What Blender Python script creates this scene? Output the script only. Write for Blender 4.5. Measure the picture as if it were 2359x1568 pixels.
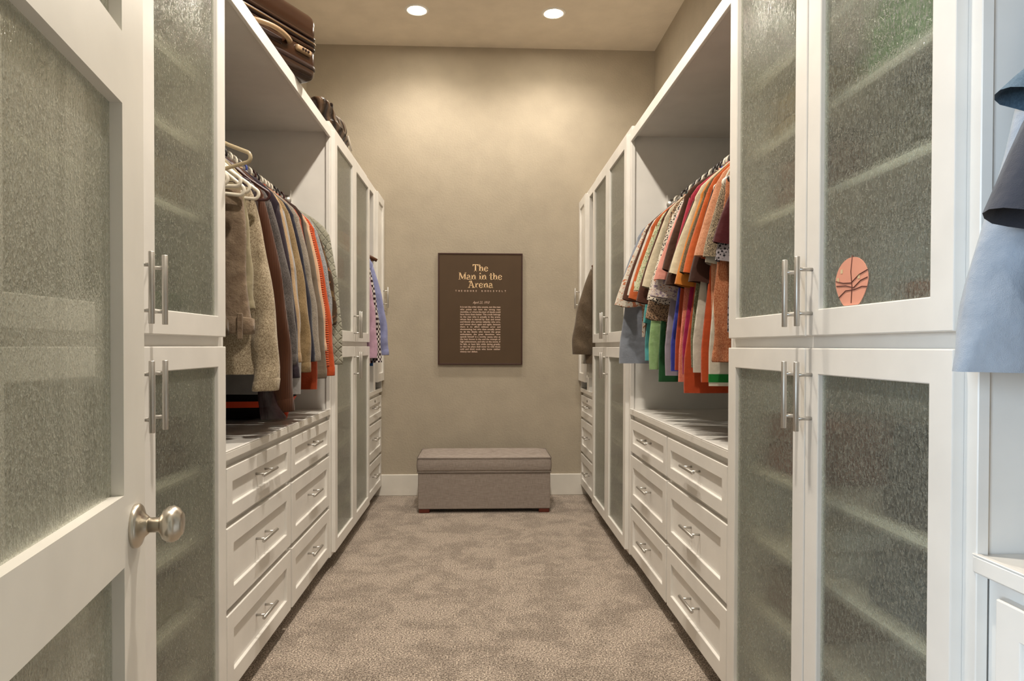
import bpy, bmesh, math, random
from mathutils import Vector, Matrix, noise

# ------------------------------------------------------------------ camera, light, exposure
scene = bpy.context.scene
for o in list(bpy.data.objects):
    bpy.data.objects.remove(o)
COL = scene.collection
random.seed(7)
R = math.radians

CAM_H = 1.112
def camera():
    yaw, pitch, roll = .0424, .0131, .0025
    cy, sy, cp, sp, cr, sr = math.cos(yaw), math.sin(yaw), math.cos(pitch), math.sin(pitch), math.cos(roll), math.sin(roll)
    B = Matrix(((1, 0, 0), (0, 0, -1), (0, 1, 0)))
    Ry = Matrix(((cy, 0, -sy), (0, 1, 0), (sy, 0, cy)))
    Rp = Matrix(((1, 0, 0), (0, cp, -sp), (0, sp, cp)))
    Rr = Matrix(((cr, -sr, 0), (sr, cr, 0), (0, 0, 1)))
    M = Rr @ Rp @ Ry @ B                      # world -> (right, down, forward)
    cd = bpy.data.cameras.new('camera')
    cd.sensor_width = 36.0
    cd.lens = 1600.0 / 2359.0 * 36.0
    cd.shift_y = 34.9 / 2359.0
    cd.clip_start = .02
    co = bpy.data.objects.new('camera', cd)
    COL.objects.link(co)
    rot = Matrix((M[0], -M[1], -M[2])).transposed()
    co.matrix_world = Matrix.Translation((0, 0, CAM_H)) @ rot.to_4x4()
    scene.camera = co
camera()

scene.view_settings.view_transform = 'Standard'
scene.view_settings.look = 'None'
scene.view_settings.gamma = 1.0
scene.view_settings.use_curve_mapping = False
scene.view_settings.exposure = 0.34

world = bpy.data.worlds.new('world'); scene.world = world
world.use_nodes = True
world.node_tree.nodes['Background'].inputs[0].default_value = (.62, .78, 1, 1)
world.node_tree.nodes['Background'].inputs[1].default_value = .3

WARM = (1.0, .91, .79)
DAY = (.66, .83, 1.0)
SPOT_FAR, SPOT_MID, DAY_W = 44, 135, 165

def lamp(name, kind, loc, energy, color, rot=(0, 0, 0), **kw):
    d = bpy.data.lights.new(name, kind)
    d.energy = energy; d.color = color
    for k, v in kw.items():
        setattr(d, k, v)
    o = bpy.data.objects.new(name, d)
    o.location = loc; o.rotation_euler = rot
    COL.objects.link(o)
    return o
# daylight entering the adjoining bedroom through its window, behind the camera
lamp('window_daylight', 'AREA', (-2.17, -1.50, 1.50), DAY_W, DAY, (R(90), 0, R(-90)), shape='RECTANGLE', size=2.0, size_y=1.7)

# ------------------------------------------------------------------ helpers
XC = -.0045            # centre line of the closet
YW = 5.197             # back wall
ZC = 3.333             # ceiling
AW = 1.2925            # half width wall to wall
def lin(r, g=None, b=None):
    if g is None:
        r, g, b = r
    f = lambda c: (c / 255 / 12.92) if c / 255 <= .04045 else ((c / 255 + .055) / 1.055) ** 2.4
    return (f(r), f(g), f(b), 1)

ORI = {}
def origin(o):
    return ORI.get(o.name, Vector((0, 0, 0)))

def link(name, me, mat=None, parent=None):
    o = bpy.data.objects.new(name, me)
    COL.objects.link(o)
    if mat is not None and me is not None and len(me.materials) == 0:
        me.materials.append(mat)
    if parent is not None:
        o.parent = parent
    return o

def mesh_from(bm, name, smooth=False):
    bmesh.ops.recalc_face_normals(bm, faces=bm.faces[:])
    me = bpy.data.meshes.new(name)
    bm.to_mesh(me); bm.free()
    if smooth:
        for p in me.polygons:
            p.use_smooth = True
    return me

def part(name, bm, mat, parent=None, smooth=False, local=False):
    """one mesh object; the bmesh is in world coordinates unless local"""
    if parent is not None and not local:
        off = origin(parent)
        bmesh.ops.translate(bm, verts=bm.verts[:], vec=-off)
    o = link(name, mesh_from(bm, name, smooth), mat, parent)
    if parent is not None and not local:
        ORI[o.name] = origin(parent).copy()
    return o

def thing(name, label, cat, loc=(0, 0, 0), rotz=0, group=None):
    o = bpy.data.objects.new(name, None)
    o.empty_display_size = .05
    COL.objects.link(o)
    o.location = loc; o.rotation_euler = (0, 0, rotz)
    ORI[o.name] = Vector(loc)
    tag(o, label, cat, group)
    return o

def tag(o, label, cat, group=None):
    o['label'] = label; o['category'] = cat
    if group:
        o['group'] = group
    return o

def struct(name, bm, mat, smooth=False):
    o = part(name, bm, mat, None, smooth)
    o['kind'] = 'structure'
    return o

def box(bm, x0, x1, y0, y1, z0, z1, bev=0.0, seg=1):
    x0, x1 = min(x0, x1), max(x0, x1); y0, y1 = min(y0, y1), max(y0, y1); z0, z1 = min(z0, z1), max(z0, z1)
    v = [bm.verts.new((x, y, z)) for x in (x0, x1) for y in (y0, y1) for z in (z0, z1)]
    q = [(0, 1, 3, 2), (4, 6, 7, 5), (0, 4, 5, 1), (2, 3, 7, 6), (0, 2, 6, 4), (1, 5, 7, 3)]
    fs = [bm.faces.new([v[i] for i in f]) for f in q]
    if bev > 0:
        es = list({e for f in fs for e in f.edges})
        bmesh.ops.bevel(bm, geom=es, offset=bev, segments=seg, profile=.5, affect='EDGES')

class Side:
    """boxes given by a = distance from the closet's centre line; s = -1 left, +1 right"""
    def __init__(self, s, bev=.0012):
        self.s = s; self.bev = bev; self.bm = bmesh.new()
    def b(self, a0, a1, y0, y1, z0, z1, bev=None):
        box(self.bm, XC + self.s * a0, XC + self.s * a1, y0, y1, z0, z1, self.bev if bev is None else bev)
        return self
    def out(self, name, mat, parent, **kw):
        return part(name, self.bm, mat, parent, **kw)

def loft(bm, rings, close=True, cap0=False, cap1=False):
    vs = [[bm.verts.new(p) for p in r] for r in rings]
    n = len(vs[0])
    for i in range(len(vs) - 1):
        for j in range(n if close else n - 1):
            k = (j + 1) % n
            bm.faces.new((vs[i][j], vs[i][k], vs[i + 1][k], vs[i + 1][j]))
    if cap0: bm.faces.new(list(reversed(vs[0])))
    if cap1: bm.faces.new(vs[-1])
    return vs

def tube(bm, pts, rad, n=8, closed=False, cap=True):
    pts = [Vector(p) for p in pts]
    m = len(pts); rings = []
    up = None
    for i, p in enumerate(pts):
        a = pts[(i - 1) % m] if (closed or i > 0) else p
        b = pts[(i + 1) % m] if (closed or i < m - 1) else p
        t = (b - a).normalized()
        if up is None:
            up = Vector((0, 1, 0)) if abs(t.y) < .9 else Vector((1, 0, 0))
        s = t.cross(up)
        if s.length < 1e-6: s = t.orthogonal()
        s.normalize(); up = s.cross(t).normalized()
        r = rad[i] if isinstance(rad, (list, tuple)) else rad
        rings.append([p + s * (r * math.cos(2 * math.pi * k / n)) + up * (r * math.sin(2 * math.pi * k / n)) for k in range(n)])
    if closed:
        rings.append(rings[0][:])
        vs = [[bm.verts.new(q) for q in r] for r in rings[:-1]]
        vs.append(vs[0])
        for i in range(m):
            for j in range(n):
                k = (j + 1) % n
                bm.faces.new((vs[i][j], vs[i][k], vs[i + 1][k], vs[i + 1][j]))
    else:
        loft(bm, rings, True, cap, cap)

def lathe(bm, prof, org, axis, n=32, cap=True):
    """prof = [(distance along axis, radius)]"""
    axis = Vector(axis).normalized(); a = axis.orthogonal().normalized(); b = axis.cross(a)
    rings = [[Vector(org) + axis * h + (a * math.cos(2 * math.pi * k / n) + b * math.sin(2 * math.pi * k / n)) * max(r, 1e-4) for k in range(n)] for h, r in prof]
    loft(bm, rings, True, cap, cap)

# ------------------------------------------------------------------ materials
MATS = {}
def new_mat(name):
    m = bpy.data.materials.new(name); m.use_nodes = True
    nt = m.node_tree; nt.nodes.clear()
    out = nt.nodes.new('ShaderNodeOutputMaterial')
    bs = nt.nodes.new('ShaderNodeBsdfPrincipled')
    nt.links.new(bs.outputs[0], out.inputs[0])
    return m, nt, bs, out

def N(nt, t, **kw):
    n = nt.nodes.new(t)
    for k, v in kw.items():
        if k in ('scale', 'detail', 'rough', 'dist'):
            n.inputs[{'scale': 'Scale', 'detail': 'Detail', 'rough': 'Roughness', 'dist': 'Distortion'}[k]].default_value = v
        else:
            setattr(n, k, v)
    return n

def coords(nt, scale=(1, 1, 1), kind='Object'):
    tc = nt.nodes.new('ShaderNodeTexCoord'); mp = nt.nodes.new('ShaderNodeMapping')
    mp.inputs['Scale'].default_value = scale
    nt.links.new(tc.outputs[kind], mp.inputs['Vector'])
    return mp.outputs['Vector']

def ramp(nt, fac, stops, interp='LINEAR'):
    r = nt.nodes.new('ShaderNodeValToRGB'); r.color_ramp.interpolation = interp
    el = r.color_ramp.elements
    while len(el) < len(stops): el.new(.5)
    for e, (p, c) in zip(el, stops):
        e.position = p; e.color = c
    nt.links.new(fac, r.inputs[0])
    return r.outputs[0]

def bump(nt, bs, height, strength, dist):
    b = nt.nodes.new('ShaderNodeBump')
    b.inputs['Strength'].default_value = strength; b.inputs['Distance'].default_value = dist
    nt.links.new(height, b.inputs['Height'])
    nt.links.new(b.outputs[0], bs.inputs['Normal'])
    return b

def plain(name, col, rough=.5, metal=0.0, spec=.5, bumpy=None):
    if name in MATS: return MATS[name]
    m, nt, bs, _ = new_mat(name)
    bs.inputs['Roughness'].default_value = rough
    bs.inputs['Metallic'].default_value = metal
    bs.inputs['Specular IOR Level'].default_value = spec
    v = coords(nt)
    n = N(nt, 'ShaderNodeTexNoise', scale=7, detail=3); nt.links.new(v, n.inputs['Vector'])
    a = tuple(c * .95 for c in col[:3]) + (1,); b = tuple(min(1, c * 1.04) for c in col[:3]) + (1,)
    nt.links.new(ramp(nt, n.outputs[0], [(.3, a), (.7, b)]), bs.inputs['Base Color'])
    if bumpy:
        sc, st, di = bumpy
        n2 = N(nt, 'ShaderNodeTexNoise', scale=sc, detail=3); nt.links.new(v, n2.inputs['Vector'])
        bump(nt, bs, n2.outputs[0], st, di)
    MATS[name] = m
    return m

M_WHITE = plain('white_cabinet_paint', (.80, .775, .735, 1), .36, bumpy=(60, .05, .002))
M_WALL = plain('taupe_orange_peel_wall', (.43, .375, .295, 1), .75, spec=.25, bumpy=(85, .35, .005))
M_CEIL = plain('cream_ceiling_paint', (.66, .58, .47, 1), .8, spec=.2, bumpy=(22, .35, .006))
M_TRIM = plain('white_trim_paint', (.78, .75, .69, 1), .4)
M_STEEL = plain('brushed_nickel', (.58, .56, .53, 1), .42, metal=1.0)
M_KNOB = plain('satin_nickel_knob', (.60, .555, .48, 1), .30, metal=1.0)
M_DARKGAP = plain('toe_kick_brown', (.30, .27, .24, 1), .7)
M_COUNTER = plain('satin_white_worktop', (.80, .775, .73, 1), .24, bumpy=(60, .04, .001))

def carpet():
    m, nt, bs, _ = new_mat('taupe_frieze_carpet')
    v = coords(nt)
    n1 = N(nt, 'ShaderNodeTexNoise', scale=165, detail=3, rough=.8)
    n2 = N(nt, 'ShaderNodeTexNoise', scale=4.6, detail=7, rough=.78, dist=.3)
    vo = N(nt, 'ShaderNodeTexVoronoi', scale=240)
    for n in (n1, n2, vo): nt.links.new(v, n.inputs['Vector'])
    c1 = ramp(nt, n1.outputs[0], [(.38, lin(68, 57, 50)), (.5, lin(148, 133, 119)), (.62, lin(232, 219, 204))])
    c2 = ramp(nt, n2.outputs[0], [(.43, (.80, .79, .78, 1)), (.55, (1.14, 1.14, 1.14, 1))])
    mx = nt.nodes.new('ShaderNodeMix'); mx.data_type = 'RGBA'; mx.blend_type = 'MULTIPLY'; mx.inputs[0].default_value = 1
    nt.links.new(c1, mx.inputs[6]); nt.links.new(c2, mx.inputs[7])
    nt.links.new(mx.outputs[2], bs.inputs['Base Color'])
    bs.inputs['Roughness'].default_value = 1; bs.inputs['Specular IOR Level'].default_value = .1
    bs.inputs['Sheen Weight'].default_value = .25
    ad = nt.nodes.new('ShaderNodeMath'); ad.operation = 'ADD'
    nt.links.new(n1.outputs[0], ad.inputs[0]); nt.links.new(vo.outputs['Distance'], ad.inputs[1])
    bump(nt, bs, ad.outputs[0], .7, .004)
    return m
M_CARPET = carpet()

def rain_glass(name, scatter=(.15, .46), ior=1.08, relief=.95):
    """textured pane: the relief of the outer face bends, scatters and glints; the inner face is smooth and passes light on"""
    m = bpy.data.materials.new(name); m.use_nodes = True
    nt = m.node_tree; nt.nodes.clear()
    out = nt.nodes.new('ShaderNodeOutputMaterial')
    v = coords(nt, (250, 250, 120)); v2 = coords(nt, (520, 520, 380))
    n1 = N(nt, 'ShaderNodeTexNoise', scale=1, detail=2, dist=.6); n2 = N(nt, 'ShaderNodeTexNoise', scale=1, detail=1)
    nt.links.new(v, n1.inputs['Vector']); nt.links.new(v2, n2.inputs['Vector'])
    ad = nt.nodes.new('ShaderNodeMath'); ad.operation = 'MULTIPLY_ADD'; ad.inputs[1].default_value = .35
    nt.links.new(n2.outputs[0], ad.inputs[0]); nt.links.new(n1.outputs[0], ad.inputs[2])
    def bmp(st):
        b = nt.nodes.new('ShaderNodeBump'); b.inputs['Strength'].default_value = st; b.inputs['Distance'].default_value = .007
        nt.links.new(ad.outputs[0], b.inputs['Height']); return b.outputs[0]
    bp, bg = bmp(relief), bmp(.16)
    tr = nt.nodes.new('ShaderNodeBsdfTransparent'); tr.inputs[0].default_value = (.90, .915, .845, 1)
    rf = nt.nodes.new('ShaderNodeBsdfRefraction'); rf.inputs['Color'].default_value = (.90, .915, .845, 1)
    rf.inputs['Roughness'].default_value = .12; rf.inputs['IOR'].default_value = ior
    gl = nt.nodes.new('ShaderNodeBsdfGlossy'); gl.inputs['Roughness'].default_value = .05
    tl = nt.nodes.new('ShaderNodeBsdfTranslucent'); tl.inputs['Color'].default_value = (.52, .55, .46, 1)
    df = nt.nodes.new('ShaderNodeBsdfDiffuse'); df.inputs['Color'].default_value = (.64, .65, .56, 1)
    for s in (rf, tl, df): nt.links.new(bp, s.inputs['Normal'])
    nt.links.new(bg, gl.inputs['Normal'])
    def mix(a, b, f):
        x = nt.nodes.new('ShaderNodeMixShader')
        if isinstance(f, float): x.inputs[0].default_value = f
        else: nt.links.new(f, x.inputs[0])
        nt.links.new(a, x.inputs[1]); nt.links.new(b, x.inputs[2]); return x.outputs[0]
    fr = nt.nodes.new('ShaderNodeFresnel'); fr.inputs['IOR'].default_value = 1.5
    mr = nt.nodes.new('ShaderNodeMapRange'); mr.inputs['From Min'].default_value = .50; mr.inputs['From Max'].default_value = .84
    mr.inputs['To Min'].default_value = scatter[0]; mr.inputs['To Max'].default_value = scatter[1]
    nt.links.new(ad.outputs[0], mr.inputs['Value'])
    body = mix(mix(tr.outputs[0], rf.outputs[0], .60), mix(df.outputs[0], tl.outputs[0], .4), mr.outputs[0])
    ge = nt.nodes.new('ShaderNodeNewGeometry')
    bt = nt.nodes.new('ShaderNodeBsdfTransparent'); bt.inputs[0].default_value = (.97, .99, .97, 1)
    nt.links.new(mix(mix(body, gl.outputs[0], fr.outputs[0]), bt.outputs[0], ge.outputs['Backfacing']), out.inputs[0])
    return m
M_DOORGLASS = rain_glass('rain_glass_of_door', (.30, .75), 1.14)
M_GLASS = rain_glass('rain_glass')

def fabric(name, c1, c2=None, kind='plain', scale=1.0, rough=.9, spec=.2):
    """procedural cloth: plain weave, heather, leopard, floral, rib, quilt, denim, stripe, check, cord"""
    if name in MATS: return MATS[name]
    m, nt, bs, _ = new_mat(name)
    dk = lambda c: tuple(q * .80 for q in c[:3]) + (1,)
    c1 = dk(lin(c1)); c2 = dk(lin(c2)) if c2 else tuple(min(1, c * 1.25 + .01) for c in c1[:3]) + (1,)
    v = coords(nt)
    bs.inputs['Roughness'].default_value = rough; bs.inputs['Specular IOR Level'].default_value = spec
    weave = N(nt, 'ShaderNodeTexNoise', scale=700, detail=1); nt.links.new(v, weave.inputs['Vector'])
    wr = N(nt, 'ShaderNodeTexNoise', scale=16, detail=3); nt.links.new(v, wr.inputs['Vector'])
    h = nt.nodes.new('ShaderNodeMath'); h.operation = 'MULTIPLY_ADD'; h.inputs[1].default_value = .06
    nt.links.new(weave.outputs[0], h.inputs[0]); nt.links.new(wr.outputs[0], h.inputs[2])
    height, bs_st, bs_d = h.outputs[0], .5, .018
    if kind == 'plain':
        col = ramp(nt, wr.outputs[0], [(.3, tuple(c * .86 for c in c1[:3]) + (1,)), (.7, c1)])
    elif kind == 'heather':
        mp = coords(nt, (420 * scale, 420 * scale, 240 * scale))
        n = N(nt, 'ShaderNodeTexNoise', scale=1, detail=2); nt.links.new(mp, n.inputs['Vector'])
        col = ramp(nt, n.outputs[0], [(.38, c1), (.62, c2)])
    elif kind == 'leopard':
        n = N(nt, 'ShaderNodeTexVoronoi', scale=85 * scale); nt.links.new(v, n.inputs['Vector'])
        col = ramp(nt, n.outputs['Distance'], [(.36, c1), (.46, c2)])
    elif kind == 'floral':
        n = N(nt, 'ShaderNodeTexNoise', scale=30 * scale, detail=2, dist=1.5); nt.links.new(v, n.inputs['Vector'])
        n2 = N(nt, 'ShaderNodeTexVoronoi', scale=26 * scale); nt.links.new(v, n2.inputs['Vector'])
        col = ramp(nt, n.outputs[0], [(.0, c2), (.40, c2), (.44, c1), (.62, c1), (.66, lin(150, 95, 60))])
    elif kind == 'satin':
        w = nt.nodes.new('ShaderNodeTexWave'); w.bands_direction = 'DIAGONAL'; w.inputs['Scale'].default_value = 8
        w.inputs['Distortion'].default_value = 4; w.inputs['Detail'].default_value = 2; w.inputs['Detail Scale'].default_value = .8
        nt.links.new(v, w.inputs['Vector'])
        col = ramp(nt, w.outputs[0], [(.2, c1), (.75, c2)]); height, bs_st, bs_d = w.outputs[0], .8, .02
    elif kind in ('rib', 'cord', 'stripe'):
        w = nt.nodes.new('ShaderNodeTexWave'); w.bands_direction = 'Z' if kind != 'cord' else 'X'
        w.inputs['Scale'].default_value = {'rib': 32, 'cord': 40, 'stripe': 14}[kind] * scale
        w.inputs['Distortion'].default_value = 1.2 if kind == 'rib' else 0; w.inputs['Detail'].default_value = 1
        nt.links.new(v, w.inputs['Vector'])
        if kind == 'stripe':
            col = ramp(nt, w.outputs[0], [(.49, c1), (.51, c2)])
        else:
            col = ramp(nt, w.outputs[0], [(.15, c1), (.6, c2)]); height, bs_st, bs_d = w.outputs[0], (.6 if kind == 'rib' else .2), (.006 if kind == 'rib' else .003)
    elif kind == 'quilt':
        mp = coords(nt, (1, 1, 1)); sx = nt.nodes.new('ShaderNodeSeparateXYZ'); nt.links.new(mp, sx.inputs[0])
        hs = []
        for sg in (1, -1):
            a = nt.nodes.new('ShaderNodeMath'); a.operation = 'MULTIPLY_ADD'; a.inputs[1].default_value = sg * 1.3
            nt.links.new(sx.outputs[0], a.inputs[0]); nt.links.new(sx.outputs[2], a.inputs[2])
            b = nt.nodes.new('ShaderNodeMath'); b.operation = 'MULTIPLY'; b.inputs[1].default_value = 78
            nt.links.new(a.outputs[0], b.inputs[0])
            c = nt.nodes.new('ShaderNodeMath'); c.operation = 'SINE'; nt.links.new(b.outputs[0], c.inputs[0])
            d = nt.nodes.new('ShaderNodeMath'); d.operation = 'ABSOLUTE'; nt.links.new(c.outputs[0], d.inputs[0]); hs.append(d)
        mi = nt.nodes.new('ShaderNodeMath'); mi.operation = 'MINIMUM'
        nt.links.new(hs[0].outputs[0], mi.inputs[0]); nt.links.new(hs[1].outputs[0], mi.inputs[1])
        col = ramp(nt, mi.outputs[0], [(.0, tuple(c * .86 for c in c1[:3]) + (1,)), (.05, c1)])
        height = ramp(nt, mi.outputs[0], [(0, (0, 0, 0, 1)), (.5, (1, 1, 1, 1))]); bs_st, bs_d = .45, .008
    elif kind == 'check':
        mp = coords(nt, (30 * scale, 30 * scale, 30 * scale)); n = nt.nodes.new('ShaderNodeTexChecker'); n.inputs['Scale'].default_value = 1
        nt.links.new(mp, n.inputs['Vector']); n.inputs[1].default_value = c1; n.inputs[2].default_value = c2
        col = n.outputs[0]
    elif kind == 'denim':
        n = N(nt, 'ShaderNodeTexNoise', scale=24, detail=5, rough=.7); nt.links.new(v, n.inputs['Vector'])
        col = ramp(nt, n.outputs[0], [(.3, c1), (.7, c2)]); height, bs_st, bs_d = n.outputs[0], .6, .012
    nt.links.new(col, bs.inputs['Base Color'])
    bump(nt, bs, height, bs_st, bs_d)
    if spec < .4: bs.inputs['Sheen Weight'].default_value = .15
    MATS[name] = m
    return m

def emit(name, col, strength):
    m = bpy.data.materials.new(name); m.use_nodes = True
    nt = m.node_tree; nt.nodes.clear()
    o = nt.nodes.new('ShaderNodeOutputMaterial'); e = nt.nodes.new('ShaderNodeEmission')
    e.inputs[0].default_value = col; e.inputs[1].default_value = strength
    nt.links.new(e.outputs[0], o.inputs[0])
    return m

# ------------------------------------------------------------------ room shell
XL, XR = XC - AW, XC + AW
bm = bmesh.new(); box(bm, -2.3, 2.3, -3.05, YW + .1, -.06, 0); struct('floor', bm, M_CARPET)
bm = bmesh.new(); box(bm, -2.3, 2.3, -3.05, YW + .1, ZC, ZC + .08); struct('ceiling', bm, M_CEIL)
bm = bmesh.new(); box(bm, XL - .1, XR + .1, YW, YW + .1, 0, ZC); struct('wall_back', bm, M_WALL)
bm = bmesh.new(); box(bm, XL - .1, XL, .24, YW, 0, ZC); struct('wall_left', bm, M_WALL)
bm = bmesh.new(); box(bm, XR, XR + .1, .24, YW, 0, ZC); struct('wall_right', bm, M_WALL)
DX0, DX1, DZ = -.43, .36, 2.28
FY0, FY1 = .24, .35
bm = bmesh.new()
box(bm, -2.2, DX0, FY0, FY1, 0, ZC); box(bm, DX1, 2.2, FY0, FY1, 0, ZC); box(bm, DX0, DX1, FY0, FY1, DZ, ZC)
struct('wall_front', bm, M_WALL)
bm = bmesh.new()
box(bm, -2.3, -2.2, -3.0, -2.55, 0, ZC); box(bm, -2.3, -2.2, -.45, FY1, 0, ZC)
box(bm, -2.3, -2.2, -2.55, -.45, 0, .60); box(bm, -2.3, -2.2, -2.55, -.45, 2.40, ZC)
struct('wall_bedroom_left', bm, M_WALL)
bm = bmesh.new(); box(bm, 2.2, 2.3, -3.0, FY1, 0, ZC); struct('wall_bedroom_right', bm, M_WALL)
bm = bmesh.new(); box(bm, -2.2, 2.2, -3.0, -2.9, 0, ZC); struct('wall_bedroom_back', bm, M_WALL)
# door casing around the opening, on both faces of the front wall
bm = bmesh.new()
for y0, y1 in ((FY0 - .018, FY0), ):
    box(bm, DX0 - .08, DX0, y0, y1, 0, DZ + .08, .003); box(bm, DX1, DX1 + .08, y0, y1, 0, DZ + .08, .003); box(bm, DX0, DX1, y0, y1, DZ, DZ + .08, .003)
struct('trim_1', bm, M_TRIM)
bm = bmesh.new(); box(bm, XC - .80, XC + .80, YW - .016, YW, 0, .158, .003); struct('baseboard_back', bm, M_TRIM)
# bedroom window frame
bm = bmesh.new()
for a in ((-2.55, -2.50, .60, 2.40), (-.50, -.45, .60, 2.40), (-2.50, -.50, .60, .65), (-2.50, -.50, 2.35, 2.40), (-1.52, -1.48, .65, 2.35)):
    box(bm, -2.28, -2.23, a[0], a[1], a[2], a[3], .003)
struct('window_1', bm, M_TRIM)

# ------------------------------------------------------------------ downlights
M_LENS = emit('lit_lens', (1.0, .90, .72, 1), 140)
def downlight(x, y, label, group, energy):
    t = thing('downlight', label, 'ceiling light', (x, y, ZC), 0, group)
    bm = bmesh.new(); lathe(bm, [(0, .081), (-.004, .079), (-.007, .070), (-.005, .058), (0, .056)], (x, y, ZC), (0, 0, 1), 40, False)
    part('trim_ring', bm, M_TRIM, t, True)
    bm = bmesh.new(); lathe(bm, [(-.001, .0565), (-.0045, .056), (-.006, .03), (-.0062, .001)], (x, y, ZC), (0, 0, 1), 32)
    part('lens', bm, M_LENS, t, True)
    lamp('downlight_lamp', 'SPOT', (x, y, ZC - .02), energy, WARM, (0, 0, 0), spot_size=R(150), spot_blend=.75, shadow_soft_size=.055)
for x, lb in ((-.438, 'lit recessed ceiling downlight on the suitcase side, near the back wall'), (.469, 'lit recessed ceiling downlight above the short-sleeved shirts side, near the back wall')):
    downlight(x, 4.64, lb, 'recessed downlights', SPOT_FAR)
for y, lb in ((1.35, 'recessed ceiling downlight on the closet centre line nearer the entrance door'), (2.75, 'recessed ceiling downlight on the closet centre line between the drawer cabinets')):
    downlight(.0, y, lb, 'recessed downlights', SPOT_MID)

# ------------------------------------------------------------------ joinery
A_DF, A_DFR = .7435, .7620      # drawer front face, drawer carcass face
A_TD, A_TF = .7240, .7430       # tall door face, tall face frame
def bar_handle_mesh(vertical, L=.152):
    bm = bmesh.new(); pts = []
    d = Vector((0, 0, 1)) if vertical else Vector((0, 1, 0))
    tube(bm, [d * (-L / 2), d * (-L / 2 + .001), d * (L / 2 - .001), d * (L / 2)], [.0052, .006, .006, .0052], 14)
    for s in (-1, 1):
        p = d * (s * L * .315)
        tube(bm, [p, p + Vector((.034, 0, 0))], .0042, 10)
    me = mesh_from(bm, 'bar_handle', True)
    me.materials.append(M_STEEL)
    return me
ME_HV, ME_HH = bar_handle_mesh(True), bar_handle_mesh(False)
def handle(parent, s, a_face, y, z, vertical, name='handle'):
    """bar stands .034 proud of a_face"""
    o = link(name, ME_HV if vertical else ME_HH, None, parent)
    o.location = Vector((XC + s * (a_face - .034), y, z)) - origin(parent)
    if s < 0: o.rotation_euler = (0, 0, math.pi)
    return o

def ring_frame(s, a0, a1, y0, y1, z0, z1, w, bev=.0022):
    """one-piece frame: stiles and rails without visible joints"""
    bm = bmesh.new()
    def loop(a, d):
        return [bm.verts.new((XC + s * a, y, z)) for y, z in ((y0 + d, z0 + d), (y1 - d, z0 + d), (y1 - d, z1 - d), (y0 + d, z1 - d))]
    fo, fi, bo, bi = loop(a0, 0), loop(a0, w), loop(a1, 0), loop(a1, w)
    for k in range(4):
        n = (k + 1) % 4
        for q in ((fo[k], fo[n], fi[n], fi[k]), (bo[k], bi[k], bi[n], bo[n]), (fo[k], bo[k], bo[n], fo[n]), (fi[k], fi[n], bi[n], bi[k])):
            bm.faces.new(q)
    bm.edges.ensure_lookup_table()
    es = [bm.edges.get((L[k], L[(k + 1) % 4])) for L in (fo, fi) for k in range(4)] + [bm.edges.get((fo[k], bo[k])) for k in range(4)]
    bmesh.ops.bevel(bm, geom=es, offset=bev, segments=2, profile=.5, affect='EDGES')
    return bm

def glass_door(root, s, y0, y1, z0, z1, hy, hz, w=.057, solid=False, hname='handle'):
    f, k = A_TD, A_TF
    d = part('door', ring_frame(s, f, k - .0005, y0, y1, z0, z1, w), M_WHITE, root)
    p = Side(s, 0).b(f + .010, f + .014, y0 + w - .006, y1 - w + .006, z0 + w - .006, z1 - w + .006)
    if solid: p.out('door_panel', M_WHITE, d)
    else: p.out('glass_pane', M_GLASS, d)
    handle(d, s, f, hy, hz, True, hname)
    return d

def tall_cabinet(s, y0, y1, doors, zt, label, shelves, group):
    t = thing('tall_cabinet', label, 'cabinet', (XC + s * 1.0, (y0 + y1) / 2, 0), 0, group)
    for ya, yb in ((y0 + .008, y0 + .026), (y1 - .026, y1 - .008)):
        Side(s).b(A_TF + .019, AW - .008, ya, yb, .07, zt - .002).out('side_panel', M_WHITE, t)
    Side(s, 0).b(AW - .008, AW - .001, y0 + .008, y1 - .008, .07, zt - .002).out('back_panel', M_WHITE, t)
    for nm, za, zb in (('top_panel', zt - .022, zt - .002), ('bottom_panel', .085, .105)):
        Side(s).b(A_TF + .019, AW - .008, y0 + .026, y1 - .026, za, zb).out(nm, M_WHITE, t)
    fr = Side(s, .0015)
    fr.b(A_TF, A_TF + .019, y0, y0 + .04, .07, zt).b(A_TF, A_TF + .019, y1 - .04, y1, .07, zt)
    fr.b(A_TF, A_TF + .019, y0 + .04, y1 - .04, zt - .05, zt).b(A_TF, A_TF + .019, y0 + .04, y1 - .04, .07, .12)
    fr.b(A_TF, A_TF + .019, y0 + .04, y1 - .04, 1.095, 1.150)
    fr.out('face_frame', M_WHITE, t)
    Side(s, 0).b(.80, AW - .01, y0 + .01, y1 - .01, 0, .07).out('toe_kick', M_WHITE, t)
    for z in shelves:
        Side(s).b(A_TF + .05, AW - .008, y0 + .026, y1 - .026, z - .019, z).out('shelf', M_WHITE, t)
    (a0, a1), (b0, b1) = doors
    for (d0, d1), hy in (((a0, a1), a1 - .028), ((b0, b1), b0 + .028)):
        glass_door(t, s, d0, d1, 1.137, zt - .035, hy, 1.234)
        glass_door(t, s, d0, d1, .088, 1.110, hy, 1.004)
    return t

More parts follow.
